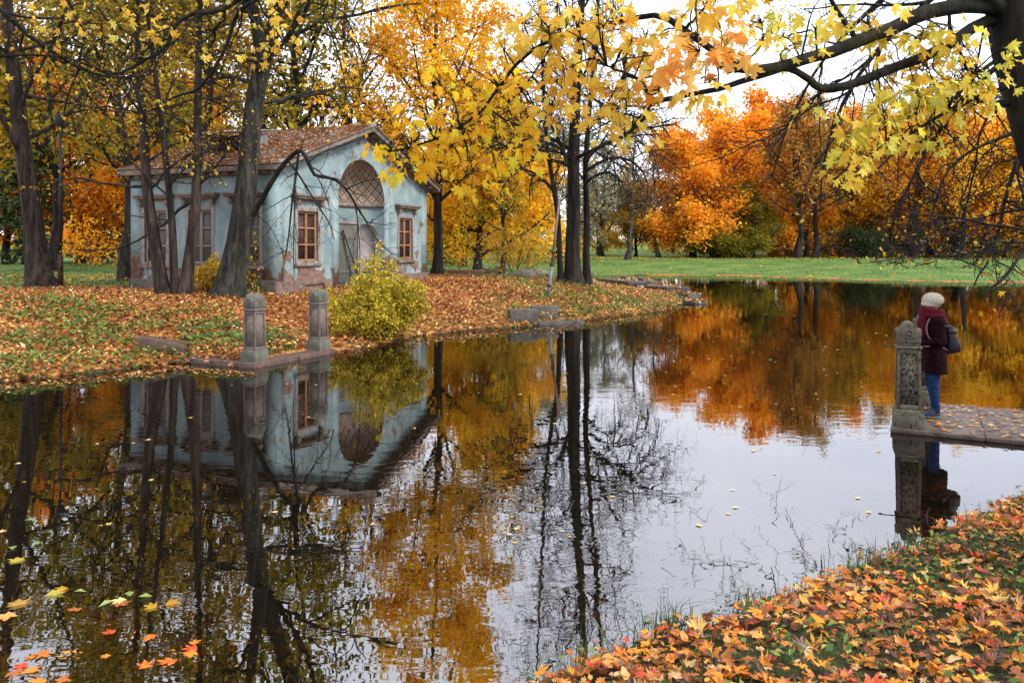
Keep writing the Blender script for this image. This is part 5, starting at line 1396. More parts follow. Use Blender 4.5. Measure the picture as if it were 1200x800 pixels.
def hedge_pts(rng, n):
    px = rng.uniform(900, 1500, n); d = 105 + rng.normal(0, 1.2, n); x = (px - 600) / F * d
    return np.stack([x, d, height(x, d) + 2.6 * rng.random(n) * (.8 + .3 * np.sin(px * .2))], 1)
mass('undergrowth', 'brown undergrowth along the wood edge across the pond', 9000, hedge_pts, .34, M['leaf_rust'], 43, 'undergrowth')
rng = np.random.default_rng(44)
n = 170; px = rng.uniform(-250, 1500, n); d = rng.uniform(112, 150, n); x = (px - 600) / F * d; z = height(x, d)
hh = rng.uniform(9, 16, n); P = np.zeros((n, 5, 3)); s = np.linspace(0, 1, 5)
P[:, :, 0] = x[:, None] + np.cumsum(rng.normal(0, .25, (n, 5)), 1); P[:, :, 1] = d[:, None]; P[:, :, 2] = z[:, None] + hh[:, None] * s[None]
Rr = rng.uniform(.12, .36, n)[:, None] * (1 - .6 * s[None])
tag(obj('distant_trunks', wood_mesh('distant_trunks', [(P, Rr, 5)], M['bark_far'])), 'crowd of dark trunks deep in the far wood', 'wood', kind='stuff')
# pale house among the trunks on the right
bx = at(1082, 300, 128); bz = H(bx[0], bx[1])
t = thing('house', 'pale house half hidden by trunks at the far wood edge across the pond', 'house', (bx[0], bx[1], bz))
M['pale_wall'] = mottled('pale_wall', [(.3, (.46, .41, .39)), (.7, (.60, .56, .54))], 1.0)
m = MB(); m.box(-7, 7, 0, 8, -.5, 3.4); m.build('wall', M['pale_wall'], t)
m = MB(); m.add([(-7.5, -.5, 3.41), (7.5, -.5, 3.41), (7.5, 8.5, 3.41), (-7.5, 8.5, 3.41), (-7.5, 4, 6.2), (7.5, 4, 6.2)], [(0, 1, 5, 4), (2, 3, 4, 5), (0, 4, 3), (1, 2, 5), (3, 2, 1, 0)]); m.build('roof', M['roof'], t)
for xw in (-5, -2, 1, 4):
    m = MB(); m.box(xw, xw + 1.1, -.06, -.003, .9, 2.6); m.build('window', M['board_dark'], t)

# ================================================================== NEAR MAPLE ON THE BANK (trunk at the upper right)
def near_maple():
    rng = np.random.default_rng(51)
    D = 5.6
    top = at(1196, 60, D)
    b = np.array([4.02, 5.35, 0.0]); b[2] = H(b[0], b[1]) - .05
    t = thing('maple_tree', 'near black-barked maple leaning in at the upper right with mossy limbs over the pond', 'maple', b)
    tr = np.array([b, b + (-.06, .02, .8), at(1290, 290, 5.45), at(1241, 190, 5.5), at(1217, 110, 5.55), at(1198, 30, 5.6), at(1192, -30, 5.65), at(1198, -130, 5.8), at(1215, -330, 6.2), at(1220, -560, 6.6)])
    P0 = resample(tr, 26)[None] - b; R0 = flare(None, .26, .15, 26, 1.5, .06)[None]
    lv = [(P0, R0, 18)]
    limbs = [([(1190, 12), (1140, 6), (1085, 14), (1045, 32), (1000, 52), (950, 68), (905, 80), (868, 78)], 5.6, 5.0, .058, .030, 12),
             ([(1190, 22), (1150, 27), (1105, 56), (1050, 78), (1000, 98), (965, 103), (948, 92), (930, 82), (905, 80)], 5.65, 5.1, .045, .018, 10),
             ([(915, 80), (880, 92), (850, 104), (815, 111), (775, 119), (764, 128), (750, 150), (736, 160)], 5.1, 5.0, .022, .008, 6),
             ([(868, 76), (846, 66), (822, 50), (800, 34), (775, 20), (752, 20), (720, 28), (690, 32), (655, 44), (620, 62), (592, 92), (566, 130), (530, 156), (490, 172), (455, 180)], 5.0, 5.7, .026, .006, 7),
             ([(764, 118), (745, 92), (725, 80), (706, 74)], 5.0, 4.9, .014, .006, 5),
             ([(800, 36), (812, 20), (830, 0), (840, -30)], 5.0, 4.6, .012, .006, 5),
             ([(655, 44), (640, 70), (622, 96), (600, 120)], 5.3, 5.6, .010, .004, 4),
             ([(1195, 120), (1160, 118), (1138, 100), (1142, 82)], 5.6, 5.3, .035, .012, 6),
             ([(1110, 130), (1080, 150), (1050, 168), (1020, 186), (990, 205), (970, 222)], 5.4, 5.2, .012, .004, 4),
             ([(1196, 95), (1160, 110), (1110, 130)], 5.6, 5.4, .022, .012, 5),
             ([(868, 78), (850, 80), (838, 72)], 5.0, 4.9, .04, .018, 8),
             ([(1005, 52), (985, 20), (960, -20), (940, -60)], 5.3, 5.2, .02, .008, 5),
             ([(1198, 30), (1120, -30), (1010, -80), (880, -90), (760, -70)], 5.6, 4.8, .06, .012, 8)]
    bones = []
    for pts, d0, d1, r0, r1, sd in limbs:
        P, Rr = stem(b, pts, d0, d1, r0, r1, 1.0, 20); P = P + np.cumsum(rng.normal(0, .004, P.shape), 1) * (1 if len(pts) < 9 else .5)
        lv.append((P, Rr, sd)); bones.append((P[0], Rr[0]))
    BP = np.concatenate([p for p, r in bones]); BR = np.concatenate([r for p, r in bones])
    # leaf sprays: photo place, depth, half sizes in photo pixels, number, leaf size, material
    sprays = [(585, 112, 5.5, 48, 42, 60, .135, 'maple_lime'), (545, 150, 5.6, 45, 42, 62, .135, 'maple_lime'), (498, 140, 5.7, 40, 38, 46, .13, 'maple_lime'),
              (560, 205, 5.6, 42, 26, 40, .13, 'maple_lime'), (610, 165, 5.5, 34, 40, 40, .13, 'maple_lime'), (482, 178, 5.8, 38, 26, 42, .135, 'maple_lime'),
              (520, 80, 5.7, 34, 34, 28, .12, 'maple_lime'), (468, 196, 5.7, 26, 16, 18, .14, 'maple_lime'), (450, 168, 5.9, 26, 16, 16, .13, 'maple_lime'),
              (650, 42, 5.2, 48, 38, 52, .135, 'maple_gold'), (702, 22, 5.0, 52, 26, 50, .14, 'maple_gold'), (688, 96, 5.2, 60, 38, 52, .125, 'maple_gold'),
              (640, 128, 5.4, 36, 34, 30, .12, 'maple_gold'), (740, 100, 5.0, 44, 44, 46, .12, 'maple_gold'), (722, 140, 5.0, 48, 20, 24, .115, 'maple_gold'),
              (760, 42, 4.8, 36, 34, 30, .13, 'maple_gold'), (735, 165, 5.1, 34, 14, 8, .11, 'maple_gold'),
              (800, 58, 3.9, 40, 32, 26, .155, 'maple_orange'), (852, 58, 4.4, 34, 30, 24, .14, 'maple_orange'), (838, 14, 4.4, 40, 20, 26, .14, 'maple_gold'),
              (826, 108, 4.6, 44, 14, 12, .13, 'maple_gold'), (880, 30, 4.8, 36, 26, 20, .13, 'maple_gold'),
              (930, 24, 5.2, 46, 24, 30, .14, 'maple_pale'), (1000, 26, 5.4, 50, 24, 34, .14, 'maple_pale'), (1060, 50, 5.6, 44, 30, 36, .14, 'maple_pale'),
              (1108, 60, 5.5, 40, 40, 44, .14, 'maple_pale'), (1122, 112, 5.4, 44, 34, 50, .135, 'maple_pale'), (1072, 118, 5.4, 44, 28, 44, .13, 'maple_pale'),
              (1030, 150, 5.3, 38, 24, 36, .125, 'maple_pale'), (1010, 178, 5.2, 32, 20, 26, .12, 'maple_pale'), (986, 204, 5.1, 20, 14, 13, .12, 'maple_pale'),
              (1090, 165, 5.5, 34, 18, 30, .12, 'maple_pale'), (1100, 90, 5.5, 46, 40, 40, .13, 'maple_pale'), (1050, 130, 5.4, 46, 36, 34, .125, 'maple_pale'), (660, 70, 5.3, 60, 44, 20, .12, 'maple_gold'), (620, 30, 5.4, 34, 30, 26, .12, 'maple_gold'), (730, 60, 5.0, 50, 40, 18, .12, 'maple_gold'), (780, 90, 4.6, 40, 24, 16, .14, 'maple_orange'), (940, 60, 5.2, 40, 16, 12, .12, 'maple_pale'), (590, 60, 5.6, 30, 26, 20, .12, 'maple_lime'), (1160, 88, 5.3, 26, 40, 26, .13, 'maple_pale'), (960, 130, 5.3, 30, 16, 10, .12, 'maple_pale'), (1040, 92, 5.6, 30, 12, 10, .12, 'maple_gold'),
              (900, -40, 4.9, 80, 30, 50, .14, 'maple_gold'), (700, -50, 5.0, 80, 30, 60, .14, 'maple_gold'), (1080, -60, 5.6, 90, 40, 60, .14, 'maple_pale')]
    byM = {}
    tw = []
    for px, py, d, rx, ry, n, sz, mt in sprays:
        n = int(n * (.9 if mt == 'maple_lime' else 1.3)); sz = sz * .79
        c0 = at(px, py, d) - b
        # twig from the nearest bone into the spray, then finer twigs to leaf pairs
        tgt = [c0 + np.array([rng.normal(0, .45) * rx, 0, rng.normal(0, .35) * ry]) * d / F + np.array([0, rng.normal(0, .2), 0]) for _ in range(max(2, n // 9))]
        nodes = []
        for q in tgt:
            dd = np.linalg.norm(BP - q, axis=1) - BR * 2
            s = BP[np.argmin(dd)]
            mid = (s + q) / 2 + rng.normal(0, .04, 3) + np.array([0, 0, .04])
            P = resample([s, mid, q], 8); tw.append((P, np.linspace(.008, .0035, 8))); nodes += [P[4], P[5], P[6], P[7]]
        nodes = np.array(nodes)
        u = unit(rng, n) * rng.random((n, 1)) ** .45
        c = c0 + np.stack([u[:, 0] * rx * d / F, u[:, 1] * .34, u[:, 2] * ry * d / F], 1)
        for q in c:
            s = nodes[np.argmin(np.linalg.norm(nodes - q, axis=1))]
            P = resample([s, (s + q) / 2 + np.array([0, 0, .025]), q], 8); tw.append((P, np.linspace(.0028, .0013, 8)))
        out = c - nodes.mean(0); out /= np.linalg.norm(out, axis=1, keepdims=True) + 1e-6
        mid = out * .7 + unit(rng, n) * .55; mid[:, 2] -= .75
        nh = unit(rng, n) * .8; nh[:, 2] += .45; nh[:, 1] -= .45
        byM.setdefault(mt, []).append(leaf_cloud(c, sz * (.55 + .6 * rng.random(n)), mid, nh, T_MAP, rng, curl=.14, fold=.22))
    lv.append((np.stack([p for p, r in tw]), np.stack([r for p, r in tw]), 3))
    obj('trunk', wood_mesh('trunk', lv, M['bark_black_moss']), t)
    for k, parts in byM.items(): obj('crown', leaf_obj('crown', parts, M[k]), t)
near_maple()

# tree whose twigs hang down over the visitor's side of the pond (trunk stands out of the frame)
def hanging_tree():
    rng = np.random.default_rng(52)
    b = np.array([13.6, 10.6, 0.0]); b[2] = H(b[0], b[1]) - .1
    t = thing('park_tree', 'dark tree whose bare twigs with few yellow leaves hang over the pond beside the visitor', 'tree', b)
    P0 = resample([b, b + (-.2, .3, 3), b + (-.5, .6, 6), b + (-.7, .9, 9), b + (-.7, 1.2, 13)], 20)[None] - b
    R0 = flare(None, .38, .1, 20, 1.5)[None]
    bones = [([(1330, -60), (1250, 20), (1180, 70), (1120, 130), (1075, 200), (1050, 255), (1035, 300)], 11.5, 12.2, .06, .012),
             ([(1300, 40), (1230, 120), (1190, 190), (1172, 250), (1160, 300), (1140, 340)], 10.8, 10.9, .05, .010),
             ([(1320, -160), (1220, -80), (1120, -20), (1040, 50), (990, 120), (965, 190), (960, 250)], 12.5, 14.0, .07, .012),
             ([(1320, -200), (1200, -120), (1080, -40), (1000, 30), (950, 90), (915, 160), (898, 215)], 13, 15.0, .06, .010),
             ([(1400, 120), (1290, 190), (1225, 240), (1195, 290), (1170, 330), (1150, 345)], 10.2, 10.0, .05, .010),
             ([(1240, 110), (1200, 150), (1150, 170), (1110, 200), (1095, 250), (1085, 300)], 11.0, 11.4, .03, .008),
             ([(1120, 130), (1080, 150), (1040, 190), (1010, 215), (980, 225)], 11.8, 12.4, .022, .006),
             ([(1060, 20), (1010, 80), (960, 110), (925, 150), (880, 175)], 13.5, 14.5, .03, .006),
             ([(1230, 240), (1180, 250), (1130, 262), (1085, 268), (1050, 290)], 10.5, 11.0, .022, .006),
             ([(1195, 290), (1150, 294), (1110, 296), (1060, 300), (1010, 306)], 10.2, 10.6, .014, .004),
             ([(1240, 60), (1180, 110), (1150, 150), (1140, 200), (1128, 260), (1118, 310)], 11.6, 12.2, .028, .007),
             ([(1075, 195), (1062, 225), (1066, 262), (1050, 290), (1046, 312)], 12.1, 12.0, .014, .004)]
    lv = [(P0, R0, 14)]
    Ps, Rs = [], []
    for pts, d0, d1, r0, r1 in bones:
        P, Rr = stem(b, pts, d0, d1, r0, r1, 1., 16); P = P + np.cumsum(rng.normal(0, .012, P.shape), 1); Ps.append(P); Rs.append(Rr)
    # links from the trunk to the first points
    for P in Ps[:5]:
        s = P0[0][12]; q = P[0, 0]; lv.append((resample([s, (s + q) / 2 + (0, 0, .6), q], 9)[None], np.linspace(.12, .06, 9)[None], 7))
    PA, RA = np.concatenate(Ps), np.concatenate(Rs)
    P1, R1 = kids(rng, PA, RA, 14, .06, 1, .38, 52, .7, 11, .30, -.55, lv=.5, taper=.4, rmin=.010)
    P2, R2 = kids(rng, P1, R1, 7, .1, 1, .45, 48, .65, 9, .34, -.3, lv=.4, rmin=.0068)
    P3, R3 = kids(rng, P2, R2, 3, .2, 1, .5, 45, .65, 5, .22, -.25, rmin=.0048)
    def clear(P, Rr):                                              # twigs end above the visitor's head
        W = P + b; px = 600 + W[:, :, 0] / W[:, :, 1] * F
        k = ((W[:, :, 2] > 2.12) | (px > 1135)).all(1) & (W[:, :, 2] > 1.45).all(1); return P[k], Rr[k]
    P1, R1 = clear(P1, R1); P2, R2 = clear(P2, R2); P3, R3 = clear(P3, R3)
    lv += [(PA, RA, 6), (P1, R1, 4), (P2, R2, 3), (P3, R3, 3)]
    obj('trunk', wood_mesh('trunk', lv, M['bark_dark']), t)
    c = sites(rng, P3, 1, .2); c = c[rng.random(len(c)) < .07]
    leafing(t, rng, c, .085, M['leaf_yellow'], .05, tmpl=T_MAPL, droop=.9)
hanging_tree()

# maple on the left part of the near bank: only its boughs reach into the photograph's top
def bough_tree():
    rng = np.random.default_rng(53)
    b = np.array([-5.2, -.4, 0.0]); b[2] = H(b[0], b[1]) - .1
    t = thing('maple_tree', 'maple whose dark crooked boughs with yellow leaves cross the upper left of the view', 'maple', b)
    P0 = resample([b, b + (.1, .2, 2), b + (.3, .6, 4.2), b + (.2, 1.0, 7), b + (.2, 1.2, 10)], 18)[None] - b
    lv = [(P0, flare(None, .34, .1, 18, 1.5)[None], 14)]
    bones = [([(330, -60), (290, -8), (262, 14), (230, 18), (205, 34), (192, 60), (168, 72), (140, 86), (110, 78), (86, 70)], 9.0, 8.6, .034, .010),
             ([(345, -40), (300, 4), (278, 22), (266, 60), (246, 94), (230, 112), (206, 120), (182, 132), (160, 138)], 9.2, 9.6, .030, .008),
             ([(-40, -20), (10, 20), (40, 46), (70, 66), (100, 84), (140, 92), (175, 88)], 8.0, 8.6, .03, .008),
             ([(-40, 60), (10, 66), (50, 62), (90, 72), (120, 100)], 8.0, 8.4, .02, .006),
             ([(60, -60), (80, 0), (96, 40), (92, 80), (76, 120), (70, 160)], 8.5, 9.0, .02, .006),
             ([(150, -60), (160, 0), (180, 20), (214, 20), (246, 22)], 8.8, 9.2, .02, .007),
             ([(270, 60), (300, 70), (330, 64), (352, 76)], 9.2, 9.5, .012, .004),
             ([(230, 112), (238, 150), (246, 180), (250, 215)], 9.5, 9.7, .010, .004),
             ([(380, -60), (390, -10), (376, 20), (392, 60), (402, 110), (396, 150)], 9.5, 10, .014, .005)]
    Ps, Rs = [], []
    for pts, d0, d1, r0, r1 in bones:
        P, Rr = stem(b, pts, d0, d1, r0, r1, 1., 18); P = P + np.cumsum(rng.normal(0, .008, P.shape), 1); Ps.append(P); Rs.append(Rr)
    for P in Ps[:1] + Ps[2:6]:
        s = P0[0][11]; q = P[0, 0]; lv.append((resample([s, (s + q) / 2 + (0, 0, .4), q], 9)[None], np.linspace(.09, .034, 9)[None], 7))
    PA, RA = np.concatenate(Ps), np.concatenate(Rs)
    P1, R1 = kids(rng, PA, RA, 12, .05, 1, .38, 58, .55, 9, .22, -.15, lv=.5, rmin=.006)
    P2, R2 = kids(rng, P1, R1, 6, .1, 1, .45, 52, .6, 7, .24, -.15, rmin=.0042)
    P3, R3 = kids(rng, P2, R2, 3, .2, 1, .5, 45, .6, 5, .22, -.05, rmin=.003)
    lv += [(PA, RA, 7), (P1, R1, 4), (P2, R2, 3), (P3, R3, 3)]
    obj('trunk', wood_mesh('trunk', lv, M['bark_black_moss']), t)
    parts = []
    for px, py, d, rx, ry, n, sz in [(172, 24, 8.6, 34, 20, 20, .125), (110, 26, 8.4, 46, 24, 15, .11), (322, 36, 9.2, 30, 40, 30, .13), (300, 66, 9.3, 40, 14, 10, .12), (230, 58, 9.3, 14, 8, 4, .15),
                                     (60, 30, 8.2, 50, 34, 10, .10), (240, 2, 9, 60, 12, 10, .12), (330, 2, 9.3, 30, 16, 16, .13), (405, 60, 9.8, 14, 26, 6, .13), (30, 100, 8.2, 30, 40, 5, .10), (180, -40, 8.6, 160, 30, 60, .15), (400, -30, 9.6, 60, 30, 24, .15)]:
        u = unit(rng, n) * rng.random((n, 1)) ** .5
        c = at(px, py, d) - b + np.stack([u[:, 0] * rx * d / F, u[:, 1] * .5, u[:, 2] * ry * d / F], 1)
        mid = unit(rng, n) * .8; mid[:, 2] -= .7; nh = unit(rng, n); nh[:, 1] -= .4; nh[:, 2] += .4
        parts.append(leaf_cloud(c, sz * (.6 + .6 * rng.random(n)), mid, nh, T_MAP, rng, curl=.14, fold=.22))
    c = sites(rng, P3, 1, .3); c = c[rng.random(len(c)) < .16]; n = len(c)
    mid = unit(rng, n); mid[:, 2] -= .6; nh = unit(rng, n)
    parts.append(leaf_cloud(c, .06 * (.6 + .6 * rng.random(n)), mid, nh, T_MAPL, rng))
    obj('crown', leaf_obj('crown', parts, M['maple_gold']), t)
bough_tree()

# ================================================================== GROUND COVER
rng = np.random.default_rng(61)
def scatter(rng, n, x0, x1, y0, y1, f):
    x = rng.uniform(x0, x1, n); y = rng.uniform(y0, y1, n); k = rng.random(n) < f(x, y); x, y = x[k], y[k]
    return np.stack([x, y, height(x, y)], 1)
def hn(x, y): return .5 + .5 * np.sin(x * 2.1 + 1.7 * np.sin(y * 1.6)) * np.sin(y * 2.4 + 1.1 * np.sin(x * 2.9))
# near bank: maple leaves lying in layers
def near_f(x, y):
    s = sdf(x, y); return np.where((s > -.04) & (y > 1.2), (.36 + .64 * smooth(.15, .7, hn(x * 1.4, y * 1.4))) * smooth(-.1, .25, s), 0)
c = scatter(rng, 44000, -1.5, 8.5, 2.2, 10.5, near_f)
c = c[(np.abs(c[:, 0] / c[:, 1]) < .80)]
n = len(c)
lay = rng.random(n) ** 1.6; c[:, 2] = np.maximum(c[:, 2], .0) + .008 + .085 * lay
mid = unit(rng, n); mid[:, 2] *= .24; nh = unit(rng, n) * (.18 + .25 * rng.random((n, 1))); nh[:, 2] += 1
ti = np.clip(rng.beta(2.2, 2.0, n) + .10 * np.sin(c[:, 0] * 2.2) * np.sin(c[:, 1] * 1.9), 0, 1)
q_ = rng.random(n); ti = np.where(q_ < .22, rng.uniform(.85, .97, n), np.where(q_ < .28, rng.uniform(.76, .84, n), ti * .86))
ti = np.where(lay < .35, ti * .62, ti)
sz = .042 + .078 * rng.random(n) ** 1.7
ov = rng.random(n) < .34
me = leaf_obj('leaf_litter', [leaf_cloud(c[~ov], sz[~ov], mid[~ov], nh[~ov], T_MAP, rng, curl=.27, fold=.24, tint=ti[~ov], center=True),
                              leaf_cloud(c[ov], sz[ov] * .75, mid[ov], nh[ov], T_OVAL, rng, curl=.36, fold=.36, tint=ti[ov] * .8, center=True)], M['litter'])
tag(obj('leaf_litter', me), 'thick litter of orange, red and tan maple leaves on the near bank', 'leaves', kind='stuff')

def blades(rng, c, hmin, hmax, wd, lean=.5):
    n = len(c); h = rng.uniform(hmin, hmax, n); a = rng.random(n) * 6.28; l = lean * rng.random(n)
    dx, dy = np.cos(a), np.sin(a); px, py = -dy * wd / 2, dx * wd / 2
    V = np.zeros((n, 5, 3))
    V[:, 0] = c + np.stack([px, py, np.zeros(n)], 1); V[:, 1] = c - np.stack([px, py, np.zeros(n)], 1)
    m = c + np.stack([dx * l * h * .35, dy * l * h * .35, h * .6], 1)
    V[:, 2] = m - np.stack([px, py, np.zeros(n)], 1) * .8; V[:, 3] = m + np.stack([px, py, np.zeros(n)], 1) * .8
    V[:, 4] = c + np.stack([dx * l * h, dy * l * h, h * (1 - .3 * l)], 1)
    i = np.arange(n)[:, None] * 5
    T = rng.random(n)
    return V.reshape(-1, 3), [np.concatenate([i + 0, i + 1, i + 2, i + 3], 1), np.concatenate([i + 3, i + 2, i + 4], 1)], np.concatenate([T, T])
def g_f(x, y):
    s = sdf(x, y); return np.where(s > .0, np.clip(1.25 - 1.25 * hn(x * 1.4, y * 1.4) , .06, 1) * (.7 + .2 * np.exp(-s / .5)), 0)
c = scatter(rng, 46000, -1.5, 8.0, 2.2, 10.0, g_f); c = c[np.abs(c[:, 0] / c[:, 1]) < .8]
V, Fc, T = blades(rng, c, .04, .11, .006, 1.2)
tag(obj('bank_grass', make_mesh('bank_grass', V, Fc, M['grass'], tint=T)), 'short green grass between the leaves on the near bank', 'grass', kind='stuff')
# taller tufts at the water's edge
c = []
for x, y in [wat(*q) for q in [(773, 747), (795, 746), (782, 752), (690, 778), (650, 800), (1010, 681), (1120, 640), (1062, 664), (885, 722)]]:
    k = int(rng.integers(8, 60)); q = np.stack([x + rng.normal(0, .10, k), y + rng.normal(0, .07, k)], 1); c.append(np.column_stack([q, np.maximum(height(q[:, 0], q[:, 1]), 0.0)]))
V, Fc, T = blades(rng, np.concatenate(c), .08, .27, .006, 1.4)
tag(obj('shore_grass', make_mesh('shore_grass', V, Fc, M['grass'], tint=T)), 'taller grass tufts along the edge of the near bank', 'grass', kind='stuff')
# small herbs on the near bank
c = scatter(rng, 24000, -1, 8, 2.5, 9.5, lambda x, y: np.where(sdf(x, y) > .0, np.clip(1.05 - 1.55 * hn(x * 1.4, y * 1.4), .08, 1), 0)); n = len(c)
c[:, 2] += rng.uniform(.02, .12, n); mid = unit(rng, n); mid[:, 2] *= .4; nh = unit(rng, n) * .5; nh[:, 2] += 1
me = leaf_obj('bank_herbs', [leaf_cloud(c, .03 + .035 * rng.random(n), mid, nh, T_DIA, rng)], M['herb'])
tag(obj('bank_herbs', me), 'small green herbs among the leaves of the near bank', 'ground cover', kind='stuff')

# far bank of leaves round the pavilion and on the point
def isl_f(x, y):
    s = sdf(x, y); l = lawn_mask(x, y, s)
    return np.where((s > -.05) & (y > 13) & ~((x > 4) & (y < 14)), (1 - .94 * l) * (.7 + .3 * smooth(0, 1.0, s)), 0)
c = scatter(rng, 190000, -27, 9, 13.3, 42, isl_f); c = c[np.abs(c[:, 0] / c[:, 1]) < .70]
# keep leaves out of the pavilion
lx = (c[:, 0] - HN[0]) * HU[0] + (c[:, 1] - HN[1]) * HU[1]; ly = -(c[:, 0] - HN[0]) * HU[1] + (c[:, 1] - HN[1]) * HU[0]
c = c[~((lx > -.05) & (lx < HWD + .05) & (ly > -.05) & (ly < HDP + .05))]
lx = (c[:, 0] - LC[0]) * LU[0] + (c[:, 1] - LC[1]) * LU[1]; ly = (c[:, 0] - LC[0]) * LV[0] + (c[:, 1] - LC[1]) * LV[1]
c = c[~((lx > -.1) & (lx < LW + .1) & (ly > -.1) & (ly < .5))]
n = len(c); c[:, 2] = np.maximum(c[:, 2], -.01) + .01 + .09 * rng.random(n) ** 1.5
mid = unit(rng, n); mid[:, 2] *= .3; nh = unit(rng, n) * .5; nh[:, 2] += 1
ti = np.clip(.5 + .22 * rng.normal(size=n) + .08 * np.sin(c[:, 0] * .8 + c[:, 1]), 0, 1)
me = leaf_obj('leaf_carpet', [leaf_cloud(c, .075 + .075 * rng.random(n), mid, nh, T_DIA, rng, tint=ti)], M['litter_isl'])
tag(obj('leaf_carpet', me), 'carpet of rust orange fallen leaves around the pavilion and on the point', 'leaves', kind='stuff')
# leaves dropped over the meadow
c = scatter(rng, 26000, -30, 75, 30, 104, lambda x, y: np.where(sdf(x, y) > .3, .06 + .5 * smooth(82, 92, y) * hn(x * .35, y * .4) + .3 * smooth(84, 92, y) + .25 * smooth(46, 30, y), 0)); n = len(c); c[:, 2] += .03
c = c[np.abs(c[:, 0] / c[:, 1]) < .72]; n = len(c)
mid = unit(rng, n); mid[:, 2] *= .2; nh = unit(rng, n) * .4; nh[:, 2] += 1
me = leaf_obj('meadow_leaves', [leaf_cloud(c, .14 + .12 * rng.random(n), mid, nh, T_DIA, rng)], M['leaf_gold'])
tag(obj('meadow_leaves', me), 'yellow leaves sprinkled over the green meadow across the pond', 'leaves', kind='stuff')
# meadow grass
c = scatter(rng, 30000, -30, 70, 26, 92, lambda x, y: lawn_mask(x, y, sdf(x, y)) * .9); c = c[np.abs(c[:, 0] / c[:, 1]) < .70]
V, Fc, T = blades(rng, c, .05, .13, .05, 1.1)
tag(obj('meadow_grass', make_mesh('meadow_grass', V, Fc, M['grass'], tint=T)), 'green grass of the meadow and lawn behind the pond', 'grass', kind='stuff')
# green ground cover along the pavilion shore and the point
def herb_f(x, y):
    s = sdf(x, y); nn = hn(x * .9, y * .9)
    left = smooth(-6.4, -7.6, x) * smooth(23.0, 17.5, y) * 2.0
    pt = smooth(-1.5, 1.5, x) * smooth(40, 30, y) * .85
    mid_ = smooth(-4.5, -3, x) * smooth(1.2, -1, x) * .35 * np.exp(-s / 1.2)
    return np.where((s > -.06) & (y > 13.3) & (x < 9), np.clip(left + pt + mid_ + .05 * (nn > .8), 0, 1) * smooth(.2, .7, nn + .3 * np.exp(-s)), 0)
c = scatter(rng, 150000, -22, 9, 13.6, 40, herb_f); c = c[np.abs(c[:, 0] / c[:, 1]) < .68]; n = len(c)
c[:, 2] += rng.uniform(.03, .26, n) * (.4 + .6 * hn(c[:, 0] * 1.7, c[:, 1] * 1.7)); mid = unit(rng, n); mid[:, 2] *= .5; nh = unit(rng, n) * .6; nh[:, 2] += 1
me = leaf_obj('ground_cover', [leaf_cloud(c, .07 + .07 * rng.random(n), mid, nh, T_DIA, rng)], M['herb'])
tag(obj('ground_cover', me), 'leafy green ground cover along the far shore and the point', 'ground cover', kind='stuff')
# broad green leaves between the two granite posts and grass on the ruined landing
c = []
for u_, v_ in [(.95, 1.5), (1.35, 1.4), (1.7, 1.35), (2.0, 1.5), (2.3, 1.7), (1.2, 1.9), (1.6, 1.9), (2.6, 1.3)]:
    k = 26; q = lpt(u_, v_); xy = q[:2] + rng.normal(0, .15, (k, 2)); c.append(np.column_stack([xy, height(xy[:, 0], xy[:, 1]) + rng.uniform(.05, .28, k)]))
c = np.concatenate(c); n = len(c); mid = unit(rng, n); mid[:, 2] *= .4; nh = unit(rng, n) * .5; nh[:, 2] += 1; nh[:, 1] -= .5
me = leaf_obj('dock_leaves', [leaf_cloud(c, .10 + .08 * rng.random(n), mid, nh, T_DIA, rng, tint=.3 + .35 * rng.random(n))], M['herb'])
tag(obj('dock_leaves', me), 'broad green weeds growing between the two granite posts', 'weeds', kind='stuff')
uv_ = rng.random((1500, 2)) * (LW - .5, 1.6) + (.45, .5); c = np.stack([LC[0] + LU[0] * uv_[:, 0] + LV[0] * uv_[:, 1], LC[1] + LU[1] * uv_[:, 0] + LV[1] * uv_[:, 1]], 1); c = np.column_stack([c, height(c[:, 0], c[:, 1])]); c = c[hn(c[:, 0] * 2, c[:, 1] * 2) > .5]
V, Fc, T = blades(rng, c, .06, .18, .014, 1.0)
tag(obj('landing_grass', make_mesh('landing_grass', V, Fc, M['grass'], tint=T)), 'thin grass growing inside the kerb of the ruined landing', 'grass', kind='stuff')

# ------------------------------------------------------------------ leaves on the water
FL = []
def floating(px, py, size, mat, label, group=None, tm=T_MAP, seed=0):
    rng = np.random.default_rng(900 + seed + len(FL))
    x, y = wat(px, py)
    V, Fc, T = leaf_cloud(np.zeros((1, 3)), np.array([size]), np.array([[math.cos(seed * 2.1), math.sin(seed * 2.1), .0]]), np.array([[.03, -.03, 1.]]), tm, rng, curl=.05, fold=.05, tint=np.array([rng.random()]), center=True)
    o = obj('floating_leaf', make_mesh('floating_leaf', V, Fc, M[mat], tint=T), None, (x, y, .008)); FL.append(o)
    return tag(o, label, 'leaf', group)
GL = 'big leaves floating on the near water'
floating(22, 708, .16, 'maple_orange', 'large salmon-orange maple leaf floating at the left edge of the pond', GL, seed=1)
floating(10, 722, .15, 'float_leaf', 'pale beige maple leaf floating just below the large salmon one', GL, seed=2)
floating(62, 696, .13, 'maple_gold', 'yellow-gold maple leaf floating beside the large salmon one', GL, seed=3)
floating(20, 657, .15, 'maple_pale', 'pale yellow leaf floating above the large salmon one at the left edge', GL, seed=4)
floating(142, 704, .11, 'float_leaf', 'small pink-beige leaf floating with green leaves around it', GL, seed=5)
floating(200, 707, .13, 'maple_orange', 'bright orange maple leaf floating right of the green leaves', GL, seed=6)
floating(178, 712, .12, 'maple_gold', 'golden leaf floating under the bright orange one', GL, seed=7)
floating(74, 690, .10, 'maple_lime', 'lime yellow leaf floating behind the golden one', GL, seed=8)
LGP = 'small green leaves floating among the big ones'
